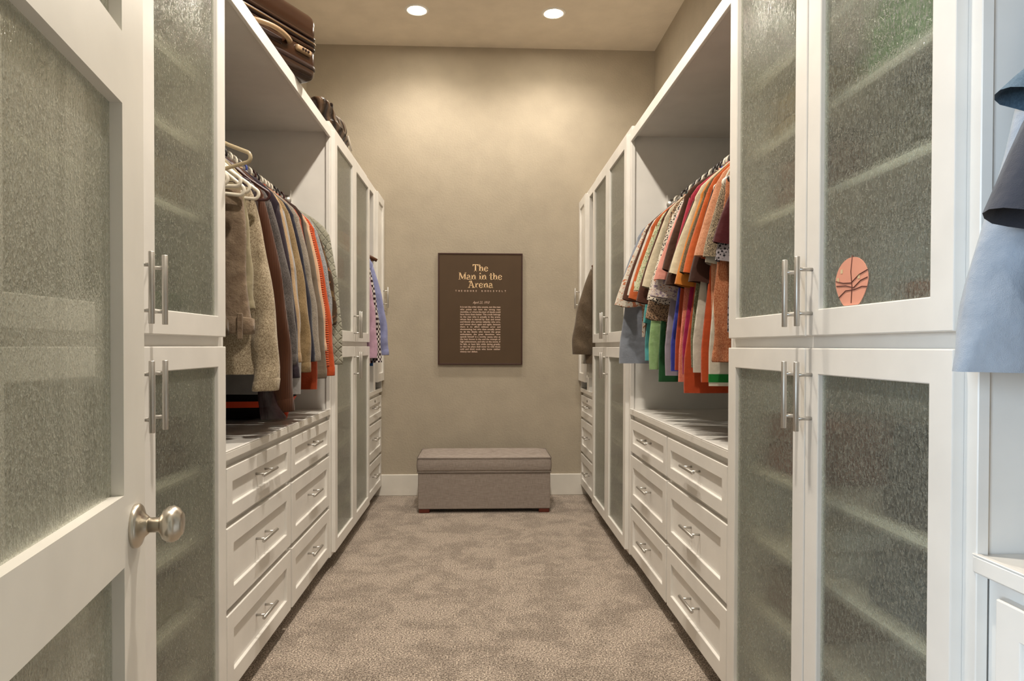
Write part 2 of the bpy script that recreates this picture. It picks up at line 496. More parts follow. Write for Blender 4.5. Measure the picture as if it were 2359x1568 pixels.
SH = [1.86, 1.668, 1.474, .775, .583, .395, .215]
NEAR_D = ((1.034, 1.518), (1.524, 2.006))
FAR_D = ((3.470, 3.998), (4.002, 4.525))
TALL = {}
for s, nm in ((-1, 'suitcase'), (1, 'paper basketball')):
    pass
TALL['nl'] = tall_cabinet(-1, 1.004, 2.037, NEAR_D, 2.21, 'tall white cabinet with rain-glass doors beside the open glazed door', SH, 'rain-glass tall cabinets')
TALL['nr'] = tall_cabinet(1, 1.004, 2.037, NEAR_D, 2.21, 'tall white rain-glass cabinet with a paper basketball on its door', SH, 'rain-glass tall cabinets')
TALL['fl'] = tall_cabinet(-1, 3.437, 4.532, FAR_D, 2.21, 'tall white rain-glass cabinet with a soft brown bag on top', SH, 'rain-glass tall cabinets')
TALL['fr'] = tall_cabinet(1, 3.437, 4.532, FAR_D, 2.21, 'tall white rain-glass cabinet beside the hanging brown blazer', SH, 'rain-glass tall cabinets')

M_LOCK = plain('dark_lock', (.25, .22, .18, 1), .35, metal=1.0)
def drawer_front(root, s, y0, y1, z0, z1, lock=False):
    w = .055 if z1 - z0 > .2 else .046
    f, k = A_DF, A_DFR - .0005
    d = part('drawer', ring_frame(s, f, k, y0, y1, z0, z1, w, .002), M_WHITE, root)
    Side(s, 0).b(f + .010, k, y0 + w - .001, y1 - w + .001, z0 + w - .001, z1 - w + .001).out('drawer_panel', M_WHITE, d)
    handle(d, s, f + .010, (y0 + y1) / 2, (z0 + z1) / 2 + .012, False)
    if lock:
        bm = bmesh.new(); lathe(bm, [(0, .009), (.004, .009), (.005, .006)], (XC + s * f, (y0 + y1) / 2, z1 - .022), (-s, 0, 0), 16)
        part('lock', bm, M_LOCK, d, True)
    return d

def drawer_cabinet(s, y0, y1, cols, label, group, lock=False):
    t = thing('drawer_cabinet', label, 'cabinet', (XC + s * 1.0, (y0 + y1) / 2, 0), 0, group)
    b = Side(s, 0)
    b.b(A_DFR + .019, AW - .001, y0, y0 + .018, .07, .775).b(A_DFR + .019, AW - .001, y1 - .018, y1, .07, .775)
    b.b(AW - .01, AW - .001, y0 + .018, y1 - .018, .07, .775).b(A_DFR + .019, AW - .01, y0 + .018, y1 - .018, .07, .09)
    b.out('carcass', M_WHITE, t)
    fr = Side(s, 0)
    fr.b(A_DFR, A_DFR + .018, y0, y1, .072, .775)
    fr.out('face_frame', M_WHITE, t)
    Side(s, 0).b(.815, .83, y0, y1, 0, .072).out('toe_kick', M_WHITE, t)
    for c0, c1 in cols:
        for k, (z0, z1) in enumerate(((.592, .751), (.334, .573), (.080, .314))):
            drawer_front(t, s, c0, c1, z0, z1, lock and k == 0)
    return t

def worktop(s, y0, y1, label, group):
    sd = Side(s, .003)
    sd.b(A_DF - .004, AW - .002, y0, y1, .775, .802)
    o = sd.out('worktop', M_COUNTER, None)
    tag(o, label, 'worktop', group)
    Side(s, .002).b(AW - .018, AW - .002, y0, y1, .8015, .822).out('back_trim', M_WHITE, o)
    Side(s, .001).b(A_DF - .004, A_DF + .006, y0, y1, .8015, .804).out('front_lip', M_WHITE, o)
    return o

ROD_A = {-1: .9505, 1: .9425}; ROD_Z = 1.818
def hanging_bay(s, y0, y1, label, group, rz=ROD_Z):
    t = thing('hanging_bay', label, 'closet shelf', (XC + s * 1.0, (y0 + y1) / 2, .802), 0, group)
    Side(s, .002).b(.752, AW - .002, y0, y1, 2.158, 2.180).out('shelf', M_WHITE, t)
    Side(s, .002).b(A_DF - .004, .752, y0, y1, 2.132, 2.182).out('shelf_lip', M_WHITE, t)
    Side(s, 0).b(AW - .006, AW - .001, y0, y1, .822, 2.158).out('back_panel', M_WHITE, t)
    a = ROD_A[s]
    for ya, yb in ((y0, y0 + .018), (y1 - .018, y1)):
        Side(s, .002).b(a - .022, AW - .008, ya, yb, rz - .018, rz + .052).out('rod_cleat', M_WHITE, t)
    x = XC + s * a
    bm = bmesh.new(); tube(bm, [(x, y0 + .01, rz), (x, y1 - .01, rz)], .0125, 16)
    part('hanging_rod', bm, M_STEEL, t, True)
    for y, d in ((y0 + .018, 1), (y1 - .018, -1)):
        bm = bmesh.new(); lathe(bm, [(0, .026), (.004, .026), (.006, .020), (.014, .018)], (x, y, rz), (0, d, 0), 20)
        part('rod_socket', bm, M_STEEL, t, True)
    return t

COLS = ((2.066, 2.742), (2.762, 3.430))
for s, d1, d2, d3 in ((-1, 'white six-drawer cabinet below the long-sleeved jackets and sweaters', 'white worktop with the black and orange bag on it', 'white closet shelf and rod carrying the suitcase and the long sleeves'),
                      (1, 'white six-drawer cabinet below the colourful short-sleeved shirts', 'bare white worktop below the colourful short-sleeved shirts', 'white closet shelf with nothing on top and rod of short-sleeved shirts')):
    drawer_cabinet(s, 2.040, 3.440, COLS, d1, 'six-drawer cabinets')
    worktop(s, 2.038, 3.444, d2, 'closet worktops')
    hanging_bay(s, 2.030, 3.444, d3, 'closet hanging bays')

# near bay on the right, only its far edge is in view
drawer_cabinet(1, .37, 1.002, ((.40, .965),), 'white drawer cabinet in front of the paper basketball cabinet', 'narrow drawer cabinets')
worktop(1, .37, 1.010, 'white worktop under the pale grey long sleeve', 'closet worktops')
hanging_bay(1, .36, 1.010, 'white closet shelf and rod holding the blue and grey tops', 'closet hanging bays')

# far units at the back wall
for s, d1, d2, d3, d4 in ((-1, 'narrow white drawer cabinet at the back wall under the blue and checked shirts', 'narrow white worktop below the checked shirt', 'open white hanging niche with blue, checked and pink shirts', 'narrow white panelled cabinet at the back wall beside the wooden hanger'),
                          (1, 'narrow white drawer cabinet at the back wall under the brown blazer', 'narrow white worktop below the brown blazer', 'open white hanging niche with the brown blazer', 'narrow white panelled cabinet at the back wall behind the brown blazer')):
    drawer_cabinet(s, 4.535, YW - .002, ((4.545, 5.180),), d1, 'narrow drawer cabinets', True)
    worktop(s, 4.530, YW - .002, d2, 'closet worktops')
    t = thing('hanging_niche', d3, 'closet niche', (XC + s, 4.68, .802))
    Side(s).b(A_TF, AW - .002, 4.534, 4.80, 2.150, 2.205).out('top_panel', M_WHITE, t)
    Side(s).b(AW - .008, AW - .002, 4.534, 4.80, .822, 2.150).out('back_panel', M_WHITE, t)
    x = XC + s * ROD_A[s]; bm = bmesh.new(); zr = 1.85 if s < 0 else 1.80; tube(bm, [(x, 4.53, zr), (x, 4.802, zr)], .0125, 14); part('hanging_rod', bm, M_STEEL, t, True)
    t = thing('narrow_cabinet', d4, 'cabinet', (XC + s, 5.0, .802))
    b = Side(s)
    b.b(A_TF, AW - .002, 4.80, 4.818, .803, 2.205).b(A_TF, AW - .002, YW - .02, YW - .002, .803, 2.205).b(A_TF, AW - .002, 4.818, YW - .02, 2.185, 2.205).b(AW - .01, AW - .002, 4.818, YW - .02, .803, 2.185)
    b.out('carcass', M_WHITE, t)
    Side(s, .0015).b(A_TF, A_TF + .019, 4.818, 4.885, .803, 2.185).out('face_frame', M_WHITE, t)
    glass_door(t, s, 4.875, YW - .006, .86, 2.19, 5.135, 1.47, .06, True)

# ------------------------------------------------------------------ the open glazed entrance door
D = Vector((-.185, .983, 0)).normalized(); NV = Vector((D.y, -D.x, 0))   # along the leaf to its latch edge, and out of its face
P0 = Vector((-.524, 1.10, 0))
def dbox(bm, s0, s1, n0, n1, z0, z1, bev=.002):
    """s measured from the latch edge towards the hinges, n out of the face"""
    b2 = bmesh.new(); box(b2, s0, s1, n0, n1, z0, z1, bev)
    for v in b2.verts:
        p = P0 - D * v.co.x + NV * v.co.y + Vector((0, 0, v.co.z)); v.co = p
    me = bpy.data.meshes.new('t'); b2.to_mesh(me); b2.free(); bm.from_mesh(me); bpy.data.meshes.remove(me)
LW = .735; ST = .1015; ZB, ZT = .015, 2.262
rails = ((ZB, .235), (.798, .900), (1.452, 1.552), (2.105, ZT))
bm = bmesh.new()
dbox(bm, 0, ST, -.036, 0, ZB, ZT, 0); dbox(bm, LW - ST, LW, -.036, 0, ZB, ZT, 0)
for z0, z1 in rails: dbox(bm, ST, LW - ST, -.036, 0, z0, z1, 0)
door = struct('door_1', bm, M_TRIM)
door['label'] = 'white entrance door with three rain-glass panes, standing open'
for k in range(3):
    z0, z1 = rails[k][1], rails[k + 1][0]
    bm = bmesh.new(); dbox(bm, ST - .005, LW - ST + .005, -.0215, -.0165, z0 - .005, z1 + .005, 0)
    part('glass_pane', bm, M_DOORGLASS, door)
kc = P0 - D * .052 + Vector((0, 0, .845))
bm = bmesh.new(); lathe(bm, [(-.002, .0325), (.005, .0325), (.008, .030), (.010, .0245), (.013, .018), (.018, .0135), (.0195, .012)], kc, NV, 40)
rose = part('knob_rose', bm, M_KNOB, door, True)
bm = bmesh.new(); lathe(bm, [(.018, .0112), (.033, .0112), (.036, .015), (.040, .0225), (.046, .0265), (.053, .0272), (.060, .0235), (.064, .0175), (.0655, .0165), (.066, .004)], kc, NV, 40)
part('knob', bm, M_KNOB, door, True)

# ------------------------------------------------------------------ ottoman
M_OTT = fabric('taupe_linen', (128, 116, 106), (163, 150, 137), 'heather', .8)
def ottoman():
    x0, x1, y0, y1 = -.430, .458, 4.632, 5.045
    t = thing('storage_ottoman', 'grey linen storage ottoman with tufted lid against the back wall', 'ottoman', ((x0 + x1) / 2, (y0 + y1) / 2, 0))
    m, nt, bs, _ = new_mat('grey_linen_weave')
    v1 = coords(nt, (26, 26, 420)); v2 = coords(nt, (420, 420, 26))
    n1 = N(nt, 'ShaderNodeTexNoise', scale=1, detail=2); n2 = N(nt, 'ShaderNodeTexNoise', scale=1, detail=2)
    nt.links.new(v1, n1.inputs['Vector']); nt.links.new(v2, n2.inputs['Vector'])
    ad = nt.nodes.new('ShaderNodeMath'); ad.operation = 'ADD'; nt.links.new(n1.outputs[0], ad.inputs[0]); nt.links.new(n2.outputs[0], ad.inputs[1])
    hf = nt.nodes.new('ShaderNodeMath'); hf.operation = 'MULTIPLY'; hf.inputs[1].default_value = .5; nt.links.new(ad.outputs[0], hf.inputs[0])
    nt.links.new(ramp(nt, hf.outputs[0], [(.34, lin(138, 127, 120)), (.66, lin(168, 157, 149))]), bs.inputs['Base Color'])
    bs.inputs['Roughness'].default_value = .9; bs.inputs['Specular IOR Level'].default_value = .15
    bump(nt, bs, hf.outputs[0], .3, .003)
    bm = bmesh.new(); box(bm, x0 + .002, x1 - .002, y0 + .002, y1, .026, .272, .006, 2); part('body', bm, m, t)
    # lid: grid crown with tufts
    bm = bmesh.new(); nx, ny = 56, 26
    btn = [(x0 + (x1 - x0) * (i + 1) / 5.0, y0 + (y1 - y0) * f) for i in range(4) for f in (.36, .66)]
    def top(u, v):
        x = x0 - .003 + (x1 - x0 + .006) * u; y = y0 - .003 + (y1 - y0 + .003) * v
        e = min(1, min(u, 1 - u) * 9) ; g = min(1, min(v, 1 - v) * 6)
        e = 1 - (1 - e) ** 2; g = 1 - (1 - g) ** 2
        z = .366 + .016 * e * g
        for bx_, by_ in btn:
            d2 = ((x - bx_) / .022) ** 2 + ((y - by_) / .022) ** 2
            z -= .010 * math.exp(-d2)
        return (x, y, z)
    vs = [[bm.verts.new(top(i / nx, j / ny)) for j in range(ny + 1)] for i in range(nx + 1)]
    for i in range(nx):
        for j in range(ny): bm.faces.new((vs[i][j], vs[i + 1][j], vs[i + 1][j + 1], vs[i][j + 1]))
    lid = part('lid', bm, m, t, True)
    bm = bmesh.new(); rings = []
    for z, o_ in ((.366, .002), (.345, .007), (.32, .009), (.295, .007), (.276, .003)):
        r = []
        for (cx, cy, a0) in ((x1 - .012, y1 - .012, 0), (x0 + .012, y1 - .012, 90), (x0 + .012, y0 + .012, 180), (x1 - .012, y0 + .012, 270)):
            for k in range(5):
                a = R(a0 + k * 22.5); rad = .012 + o_
                r.append((cx + rad * math.cos(a), min(cy + rad * math.sin(a), y1 + .004), z))
        rings.append(r)
    loft(bm, rings, True, False, True)
    part('lid_side', bm, m, lid, True)
    for z, nm in ((.367, 'piping'), (.275, 'piping')):
        bm = bmesh.new(); tube(bm, [(x0 - .004, y0 - .004, z), (x1 + .004, y0 - .004, z), (x1 + .004, y1 + .002, z), (x0 - .004, y1 + .002, z)], .0045, 8, True)
        part(nm, bm, m, lid, True)
    for bx_, by_ in btn:
        bm = bmesh.new(); lathe(bm, [(0, .010), (.003, .009), (.0045, .005), (.005, .001)], (bx_, by_, .3715), (0, 0, 1), 14)
        part('tuft_button', bm, m, lid, True)
    mw = plain('red_brown_wood', lin(96, 38, 24), .4)
    for fx in (x0 + .008, x1 - .078):
        for fy in (y0 + .006, y1 - .07):
            bm = bmesh.new(); box(bm, fx, fx + .07, fy, fy + .06, 0, .027, .003); part('foot', bm, mw, t)
ottoman()

# ------------------------------------------------------------------ framed print on the back wall
def glyph(ch):
    """bold serif letters as polygons; x-height .66, cap 1"""
    P = []
    rect = lambda a, b, c, d: P.append([(a, b), (c, b), (c, d), (a, d)])
    def arc(cx, cy, rx, ry, a0, a1, t, n=14):
        for k in range(n):
            q = []
            for aa, inner in ((a0 + (a1 - a0) * k / n, 0), (a0 + (a1 - a0) * (k + 1) / n, 0), (a0 + (a1 - a0) * (k + 1) / n, 1), (a0 + (a1 - a0) * k / n, 1)):
                c, s = math.cos(R(aa)), math.sin(R(aa))
                th = (.07 + (t - .07) * abs(c) ** 1.5) * inner
                q.append((cx + (rx - th) * c, cy + (ry - min(th, .09 + .0 * th) * (1 if inner else 0)) * s))
            P.append(q)
    if ch == 'T':
        rect(.0, .90, .82, 1.0); P.append([(0, .72), (.05, .72), (.16, .90), (0, .92)]); P.append([(.82, .72), (.77, .72), (.66, .90), (.82, .92)])
        rect(.32, 0, .50, .92); P.append([(.2, 0), (.62, 0), (.62, .05), (.5, .10), (.32, .10), (.2, .05)]); w = .86
    elif ch in 'hn':
        top = 1.04 if ch == 'h' else .68
        rect(.08, 0, .25, top); P.append([(0, top - .03), (.25, top), (.25, top - .12), (.08, top - .1), (0, top - .08)])
        P.append([(0, 0), (.33, 0), (.33, .05), (.25, .09), (.08, .09), (0, .05)])
        arc(.42, .42, .22, .26, 180, 0, .17); rect(.47, 0, .64, .44); P.append([(.39, 0), (.72, 0), (.72, .05), (.64, .09), (.47, .09), (.39, .05)]); w = .76
    elif ch == 'e':
        arc(.30, .33, .30, .35, 35, 335, .17, 22); arc(.30, .33, .30, .35, 0, 40, .17, 5); rect(.14, .32, .59, .39); w = .66
    elif ch == 'M':
        rect(.10, 0, .18, .98); P.append([(0, 0), (.29, 0), (.29, .05), (.18, .09), (.10, .09), (0, .05)])
        P.append([(.0, 1), (.27, 1), (.62, .22), (.55, .05), (.50, .05), (.14, .86)]); P.append([(.50, .05), (.58, .05), (.95, .93), (.88, .98)])
        rect(.83, 0, 1.01, .98); P.append([(.74, 0), (1.1, 0), (1.1, .05), (1.01, .09), (.83, .09), (.74, .05)]); rect(.86, .93, 1.1, 1.0); w = 1.14
    elif ch == 'i':
        rect(.10, 0, .27, .68); P.append([(.02, .65), (.27, .68), (.27, .56), (.10, .58), (.02, .60)]); P.append([(.02, 0), (.35, 0), (.35, .05), (.27, .09), (.10, .09), (.02, .05)])
        P.append([(.185 + .1 * math.cos(R(a)), .88 + .1 * math.sin(R(a))) for a in range(0, 360, 30)]); w = .39
    elif ch == 't':
        rect(.14, .12, .31, .92); rect(.0, .60, .46, .68); arc(.31, .14, .17, .16, 180, 330, .17, 8); w = .49
    elif ch == 'a':
        arc(.24, .19, .24, .21, 0, 360, .16, 20); rect(.36, .0, .53, .50); arc(.29, .47, .24, .21, 0, 165, .16, 12); P.append([(.47, 0), (.64, 0), (.64, .06), (.53, .12)]); w = .66
    elif ch == 'r':
        rect(.08, 0, .25, .68); P.append([(0, .65), (.25, .68), (.25, .56), (.08, .58), (0, .60)]); P.append([(0, 0), (.36, 0), (.36, .05), (.25, .09), (.08, .09), (0, .05)])
        arc(.42, .46, .2, .22, 180, 60, .13, 8); P.append([(.46 + .085 * math.cos(R(a)), .57 + .085 * math.sin(R(a))) for a in range(0, 360, 30)]); w = .58
    elif ch == 'A':
        P.append([(.40, 1.02), (.52, 1.02), (.88, .06), (.67, .06)]); P.append([(.40, 1.0), (.47, .86), (.20, .06), (.12, .06)]); rect(.24, .30, .70, .37)
        rect(0, 0, .30, .07); rect(.58, 0, .98, .07); arc(.28, .86, .16, .13, 30, 250, .10, 10); w = 1.0
    else:
        w = .36
    return P, w
M_PRINT = plain('dark_brown_poster_paper', lin(84, 66, 48), .6, spec=.3)
M_FRAME = plain('dark_mahogany_frame', lin(58, 26, 18), .45)
M_TXT = plain('peach_ink', lin(238, 203, 158), .7)
M_TXT2 = plain('pale_pink_ink', lin(226, 196, 176), .7)
def text_mesh(s, size, shear=0.0, off=0.0):
    cu = bpy.data.curves.new('t', 'FONT'); cu.body = s; cu.size = size; cu.resolution_u = 2; cu.shear = shear; cu.offset = off
    o = bpy.data.objects.new('t', cu); COL.objects.link(o)
    dg = bpy.context.evaluated_depsgraph_get()
    me = bpy.data.meshes.new_from_object(o.evaluated_get(dg))
    bpy.data.objects.remove(o); bpy.data.curves.remove(cu)
    return me
def poster():
    x0, x1, z0, z1, yf = -.331, .297, .976, 1.805, YW - .022
    t = thing('framed_print', 'dark brown framed print with peach lettering on the back wall', 'picture', ((x0 + x1) / 2, YW, z0))
    bm = bmesh.new(); box(bm, x0 + .006, x1 - .006, yf + .003, YW - .001, z0 + .006, z1 - .006); part('print', bm, M_PRINT, t)
    fr = bmesh.new()
    for a in ((x0, x0 + .0095, z0, z1), (x1 - .0095, x1, z0, z1), (x0 + .0095, x1 - .0095, z0, z0 + .0095), (x0 + .0095, x1 - .0095, z1 - .0095, z1)):
        box(fr, a[0], a[1], yf, YW - .0005, a[2], a[3], .001)
    part('frame', fr, M_FRAME, t)
    yt = yf + .0022
    px = lambda u: x0 + (x1 - x0) * u          # u, v as fractions of the print's width and height (v downwards)
    pz = lambda v: z1 - (z1 - z0) * v
    W = x1 - x0
    # title
    for s, vb, wd in (('The', .163, .185), ('Man in the', .237, .515), ('Arena', .310, .292)):
        tot = sum(glyph(c)[1] for c in s) - .06; k = wd * W / tot; kz = .0525
        x = px(.5) - wd * W / 2
        bm = bmesh.new()
        for c in s:
            P, w = glyph(c)
            if c == ' ':
                part('title_word', bm, M_TXT, t); bm = bmesh.new()
            for poly in P:
                vs = [bm.verts.new((x + a * k, yt, pz(vb) + b * kz)) for a, b in poly]
                try: bm.faces.new(vs)
                except ValueError: pass
            x += w * k
        part('title_word', bm, M_TXT, t)
    bm = bmesh.new()
    def put(me, x, z, sx=1.0, sz=1.0):
        nonlocal bm
        b2 = bmesh.new(); b2.from_mesh(me)
        for v in b2.verts: v.co = Vector((x + v.co.x * sx, yt, z + v.co.y * sz))
        m2 = bpy.data.meshes.new('t'); b2.to_mesh(m2); b2.free(); bm.from_mesh(m2); bpy.data.meshes.remove(m2); bpy.data.meshes.remove(me)
    name = 'THEODORE ROOSEVELT'
    for i, c in enumerate(name):
        if c == ' ':
            part('author_line', bm, M_TXT2, t); bm = bmesh.new()
        else: put(text_mesh(c, .0165, 0, .0004), px(.212 + .583 * i / (len(name) - 1)) - .005, pz(.345))
    part('author_line', bm, M_TXT2, t)
    bm = bmesh.new(); put(text_mesh('April 23, 1910', .027, .45), px(.41), pz(.452), .78, 1.0)
    part('date_line', bm, M_TXT2, t)
    lines = ['It is not the critic who counts, not the man', 'who points out how the strong man', 'stumbles, or where the doer of deeds could', 'have done them better. The credit belongs',
             'to the man who is actually in the arena,', 'whose face is marred by dust and sweat', 'and blood; who strives valiantly; who errs,', 'and comes short again and again, because',
             'there is no effort without error and', 'shortcoming; but who does actually strive', 'to do the deeds; who knows the great', 'enthusiasms, the great devotions, who',
             'spends himself in a worthy cause; who at', 'the best knows in the end the triumph of', 'high achievement, and who at the worst, if', 'he fails, at least fails while daring greatly,',
             'so that his place shall never be with those', 'cold and timid souls who know neither', 'victory nor defeat.']
    bm = bmesh.new(); bw = .476 * W; xl = px(.262)
    for i, ln in enumerate(lines):
        ws = [text_mesh(w, .0172, 0, .00035) for w in ln.split()]
        wid = [max(v.co.x for v in m.vertices) for m in ws]
        sx = min(1.0, (bw - .0035 * (len(ws) - 1)) / sum(wid))
        gap = (bw - sx * sum(wid)) / (len(ws) - 1) if i < len(lines) - 1 else .005
        x = xl
        for m, w in zip(ws, wid):
            put(m, x, pz(.4885 + i * .02225), sx, 1.0); x += w * sx + gap
    part('quotation', bm, M_TXT2, t)
poster()

# ------------------------------------------------------------------ suitcase, bags
def rounded_box(lx, ly, lz, r, seg=5):
    bm = bmesh.new(); box(bm, -lx / 2, lx / 2, -ly / 2, ly / 2, 0, lz, r, seg); return bm
def suitcase():
    L_, Dp, Hh, ang = .60, .355, .272, R(63)
    e1 = Vector((math.cos(ang), math.sin(ang), 0)); inn = Vector((-math.sin(ang), math.cos(ang), 0))
    c = Vector((-.672, 2.885, 0)) - e1 * (L_ / 2) + inn * (Dp / 2)
    t = thing('suitcase', 'glossy dark brown hard-shell suitcase lying on the closet shelf', 'suitcase', (c.x, c.y, 2.1822), ang)
    m = plain('glossy_brown_shell', lin(52, 31, 20), .16, spec=.6, bumpy=(9, .12, .01)); m2 = plain('dark_zip_tape', lin(38, 18, 12), .35)
    mh = plain('worn_tan_handle', lin(160, 132, 100), .4)
    ms = plain('zip_metal', lin(150, 120, 85), .3, metal=.7)
    def loc(nm, bm, mat, par=t, sm=False):
        return part(nm, bm, mat, par, sm, local=True)
    bm = rounded_box(L_, Dp, .148, .040); lo = loc('lower_shell', bm, m, sm=True)
    bm = rounded_box(L_, Dp, .122, .040); bmesh.ops.translate(bm, verts=bm.verts[:], vec=(0, 0, .150)); loc('upper_shell', bm, m, sm=True)
    def band(z, h, o_, mat, nm, par=t):
        bm = bmesh.new(); rings = []
        for zz, oo in ((z - h, o_ - .004), (z - h * .5, o_), (z + h * .5, o_), (z + h, o_ - .004)):
            r = []
            for (sx, sy, a0) in ((1, 1, 0), (-1, 1, 90), (-1, -1, 180), (1, -1, 270)):
                for k in range(6):
                    a = R(a0 + k * 18); rad = .040
                    r.append((sx * (L_ / 2 - rad) + (rad + oo) * math.cos(a), sy * (Dp / 2 - rad) + (rad + oo) * math.sin(a), zz))
            rings.append(r)
        loft(bm, rings, True, True, True); return loc(nm, bm, mat, par, True)
    band(.150, .010, .003, m2, 'zip_tape'); band(.150, .0028, .0062, ms, 'zip')
    band(.128, .006, .0035, m, 'shell_rib', lo); band(.172, .006, .0035, m, 'shell_rib')
    band(.052, .011, .0035, m2, 'shell_groove', lo)
    y = -Dp / 2
    bm = bmesh.new()
    pts = [(-.075 + .20 * k / 12, y - .006 - .024 * math.sin(math.pi * k / 12) ** .6, .105 + .006 * math.sin(math.pi * k / 12)) for k in range(13)]
    tube(bm, pts, [.012] + [.0095] * 11 + [.012], 10); loc('handle', bm, mh, sm=True)
    bm = bmesh.new(); box(bm, -.04, .09, y - .004, y + .01, .078, .104, .004, 2); loc('handle_recess', bm, m2)
    bm = bmesh.new(); box(bm, .165, .250, y - .012, y + .01, .088, .112, .008, 3); lk = loc('combination_lock', bm, mh, sm=True)
    for k in range(3):
        bm = bmesh.new(); lathe(bm, [(0, .0055), (.003, .0055), (.0035, .004)], (.195 + .015 * k, y - .012, .100), (0, -1, 0), 12); loc('lock_dial', bm, m2, lk, True)
suitcase()

def soft_blob(cx, cy, z0, hx, hy, hz, fold, seed, nu=44, nv=26, flat=.25, p=2.6):
    bm = bmesh.new(); rings = []
    for j in range(nv + 1):
        ph = -math.pi / 2 + math.pi * j / nv
        r = []
        for i in range(nu):
            th = 2 * math.pi * i / nu
            sg = lambda v, e: math.copysign(abs(v) ** (2 / e), v)
            x = sg(math.cos(ph), p) * sg(math.cos(th), p); y = sg(math.cos(ph), p) * sg(math.sin(th), p); z = sg(math.sin(ph), p)
            n = noise.noise(Vector((x * 1.7 + seed, y * 1.7, z * 1.7))) * fold + math.sin(7 * x + 5 * z + 3 * y + seed) * fold * .35
            k = 1 + n
            zz = z0 + hz + z * hz * (k if z > 0 else 1)
            r.append((cx + x * hx * k, cy + y * hy * k, max(zz, z0)))
        rings.append(r)
    loft(bm, rings, True, True, True)
    bmesh.ops.remove_doubles(bm, verts=bm.verts[:], dist=1e-5)
    return bm
mb = fabric('brown_satin_bag_cloth', (48, 32, 25), (118, 92, 70), 'satin', 1, .4, .5)
t = thing('soft_bag', 'soft brown striped bag slumped on top of a tall cabinet', 'bag', (-.93, 3.82, 2.208))
part('bag_body', soft_blob(-.925, 3.83, 2.2085, .165, .34, .088, .26, 3.1), mb, t, True)
bm = bmesh.new()
tube(bm, [(-.775 - .012 * k, 3.60 + .06 * k, 2.345 + .018 * math.sin(k * .9)) for k in range(8)], .009, 8); part('strap', bm, fabric('dark_strap', (48, 30, 22)), t, True)
bm = bmesh.new(); tube(bm, [(-.765, 3.98, 2.30), (-.755, 4.0, 2.26), (-.752, 4.02, 2.225)], .006, 8); part('drawstring', bm, plain('white_cord', lin(205, 195, 180), .6), t, True)

t = thing('sports_bag', 'black sports bag with orange stripe on the worktop under the jackets', 'bag', (-1.07, 3.05, .803))
mk = plain('black_nylon', lin(17, 12, 12), .7, spec=.2, bumpy=(30, .3, .005)); mo = plain('orange_webbing', lin(226, 74, 34), .6)
part('bag_body', soft_blob(-1.052, 3.05, .8028, .225, .235, .185, .05, 1.3, p=3.4), mk, t, True)
def band_blob(z0, z1, nm, mat, grow=.004):
    bm = bmesh.new(); rings = []
    sg = lambda v, e: math.copysign(abs(v) ** (2 / e), v)
    for z in (z0, (z0 + z1) / 2, z1):
        zz = (z - .8028 - .185) / .185; c = (1 - abs(zz) ** 3.4) ** (1 / 3.4)
        r = []
        for i in range(44):
            th = 2 * math.pi * i / 44; x = c * sg(math.cos(th), 3.4); y = c * sg(math.sin(th), 3.4); zn = zz
            n = noise.noise(Vector((x * 1.7 + 1.3, y * 1.7, zn * 1.7))) * .05 + math.sin(7 * x + 5 * zn + 3 * y + 1.3) * .05 * .35
            r.append((-1.052 + x * .225 * (1 + n) + math.copysign(grow, x), 3.05 + y * .235 * (1 + n) + math.copysign(grow, y), z))
        rings.append(r)
    loft(bm, rings); part(nm, bm, mat, t, True)
band_blob(.862, .888, 'orange_stripe', mo)
bm = bmesh.new(); tube(bm, [(-.835, 2.835, .905), (-.815, 2.87, .875), (-.812, 2.91, .845), (-.83, 2.95, .815)], .012, 8); part('carry_strap', bm, mo, t, True)
bm = bmesh.new(); box(bm, -.905, -.872, 2.800, 2.812, .942, .966, .001); part('maker_tag', bm, plain('red_tag', lin(170, 60, 60), .6), t)
bm = bmesh.new(); box(bm, -.902, -.872, 2.798, 2.811, .925, .941, .001); part('maker_tag', bm, plain('blue_tag', lin(50, 70, 160), .6), t)

# ------------------------------------------------------------------ paper basketball on the glass
def paper_ball():
    xa = XC + A_TD + .0096
    cy, cz = 1.3455, 1.2375
    t = thing('paper_cutout', 'hand-drawn orange paper basketball stuck to the cabinet glass', 'paper cutout', (xa, cy, cz))
    bm = bmesh.new(); f, b = [], []
    for k in range(40):
        a = 2 * math.pi * k / 40
        w = .061 * (1 - .26 * max(0, -math.sin(a)) ** 1.3); y = cy + w * math.cos(a); z = cz + .006 + (.048 if math.sin(a) > 0 else .060) * math.sin(a) * .97
        z = max(z, 1.1955)
        f.append((xa - .0012, y, z)); b.append((xa, y, z))
    loft(bm, [b, f], True, True, True)
    part('paper', bm, plain('orange_peach_paper', lin(222, 154, 130), .7), t)
    mi = plain('brown_marker', lin(96, 48, 36), .8)
    for pts in ([(.004, .052), (-.001, .02), (.004, -.01), (.001, -.042)], [(-.058, .006), (-.03, .0), (0, -.002), (.03, .012), (.058, .018)], [(-.056, -.004), (-.02, -.006), (.01, -.012), (.035, .0), (.059, .004)],
                [(-.046, -.028), (-.02, -.016), (.012, -.016), (.04, -.012), (.056, -.014)]):
        bm = bmesh.new(); tube(bm, [(xa - .0014, cy - u, cz + .004 + v) for u, v in pts], .0011, 6)
        part('marker_line', bm, mi, t, True)
    for u, v in ((.036, .028), (-.028, .012), (.05, .012)):
        bm = bmesh.new(); box(bm, xa - .0018, xa - .001, cy + u - .004, cy + u + .004, cz + v - .004, cz + v + .004); part('tape_spot', bm, plain('glue_spot', lin(215, 190, 150), .5), t)
paper_ball()

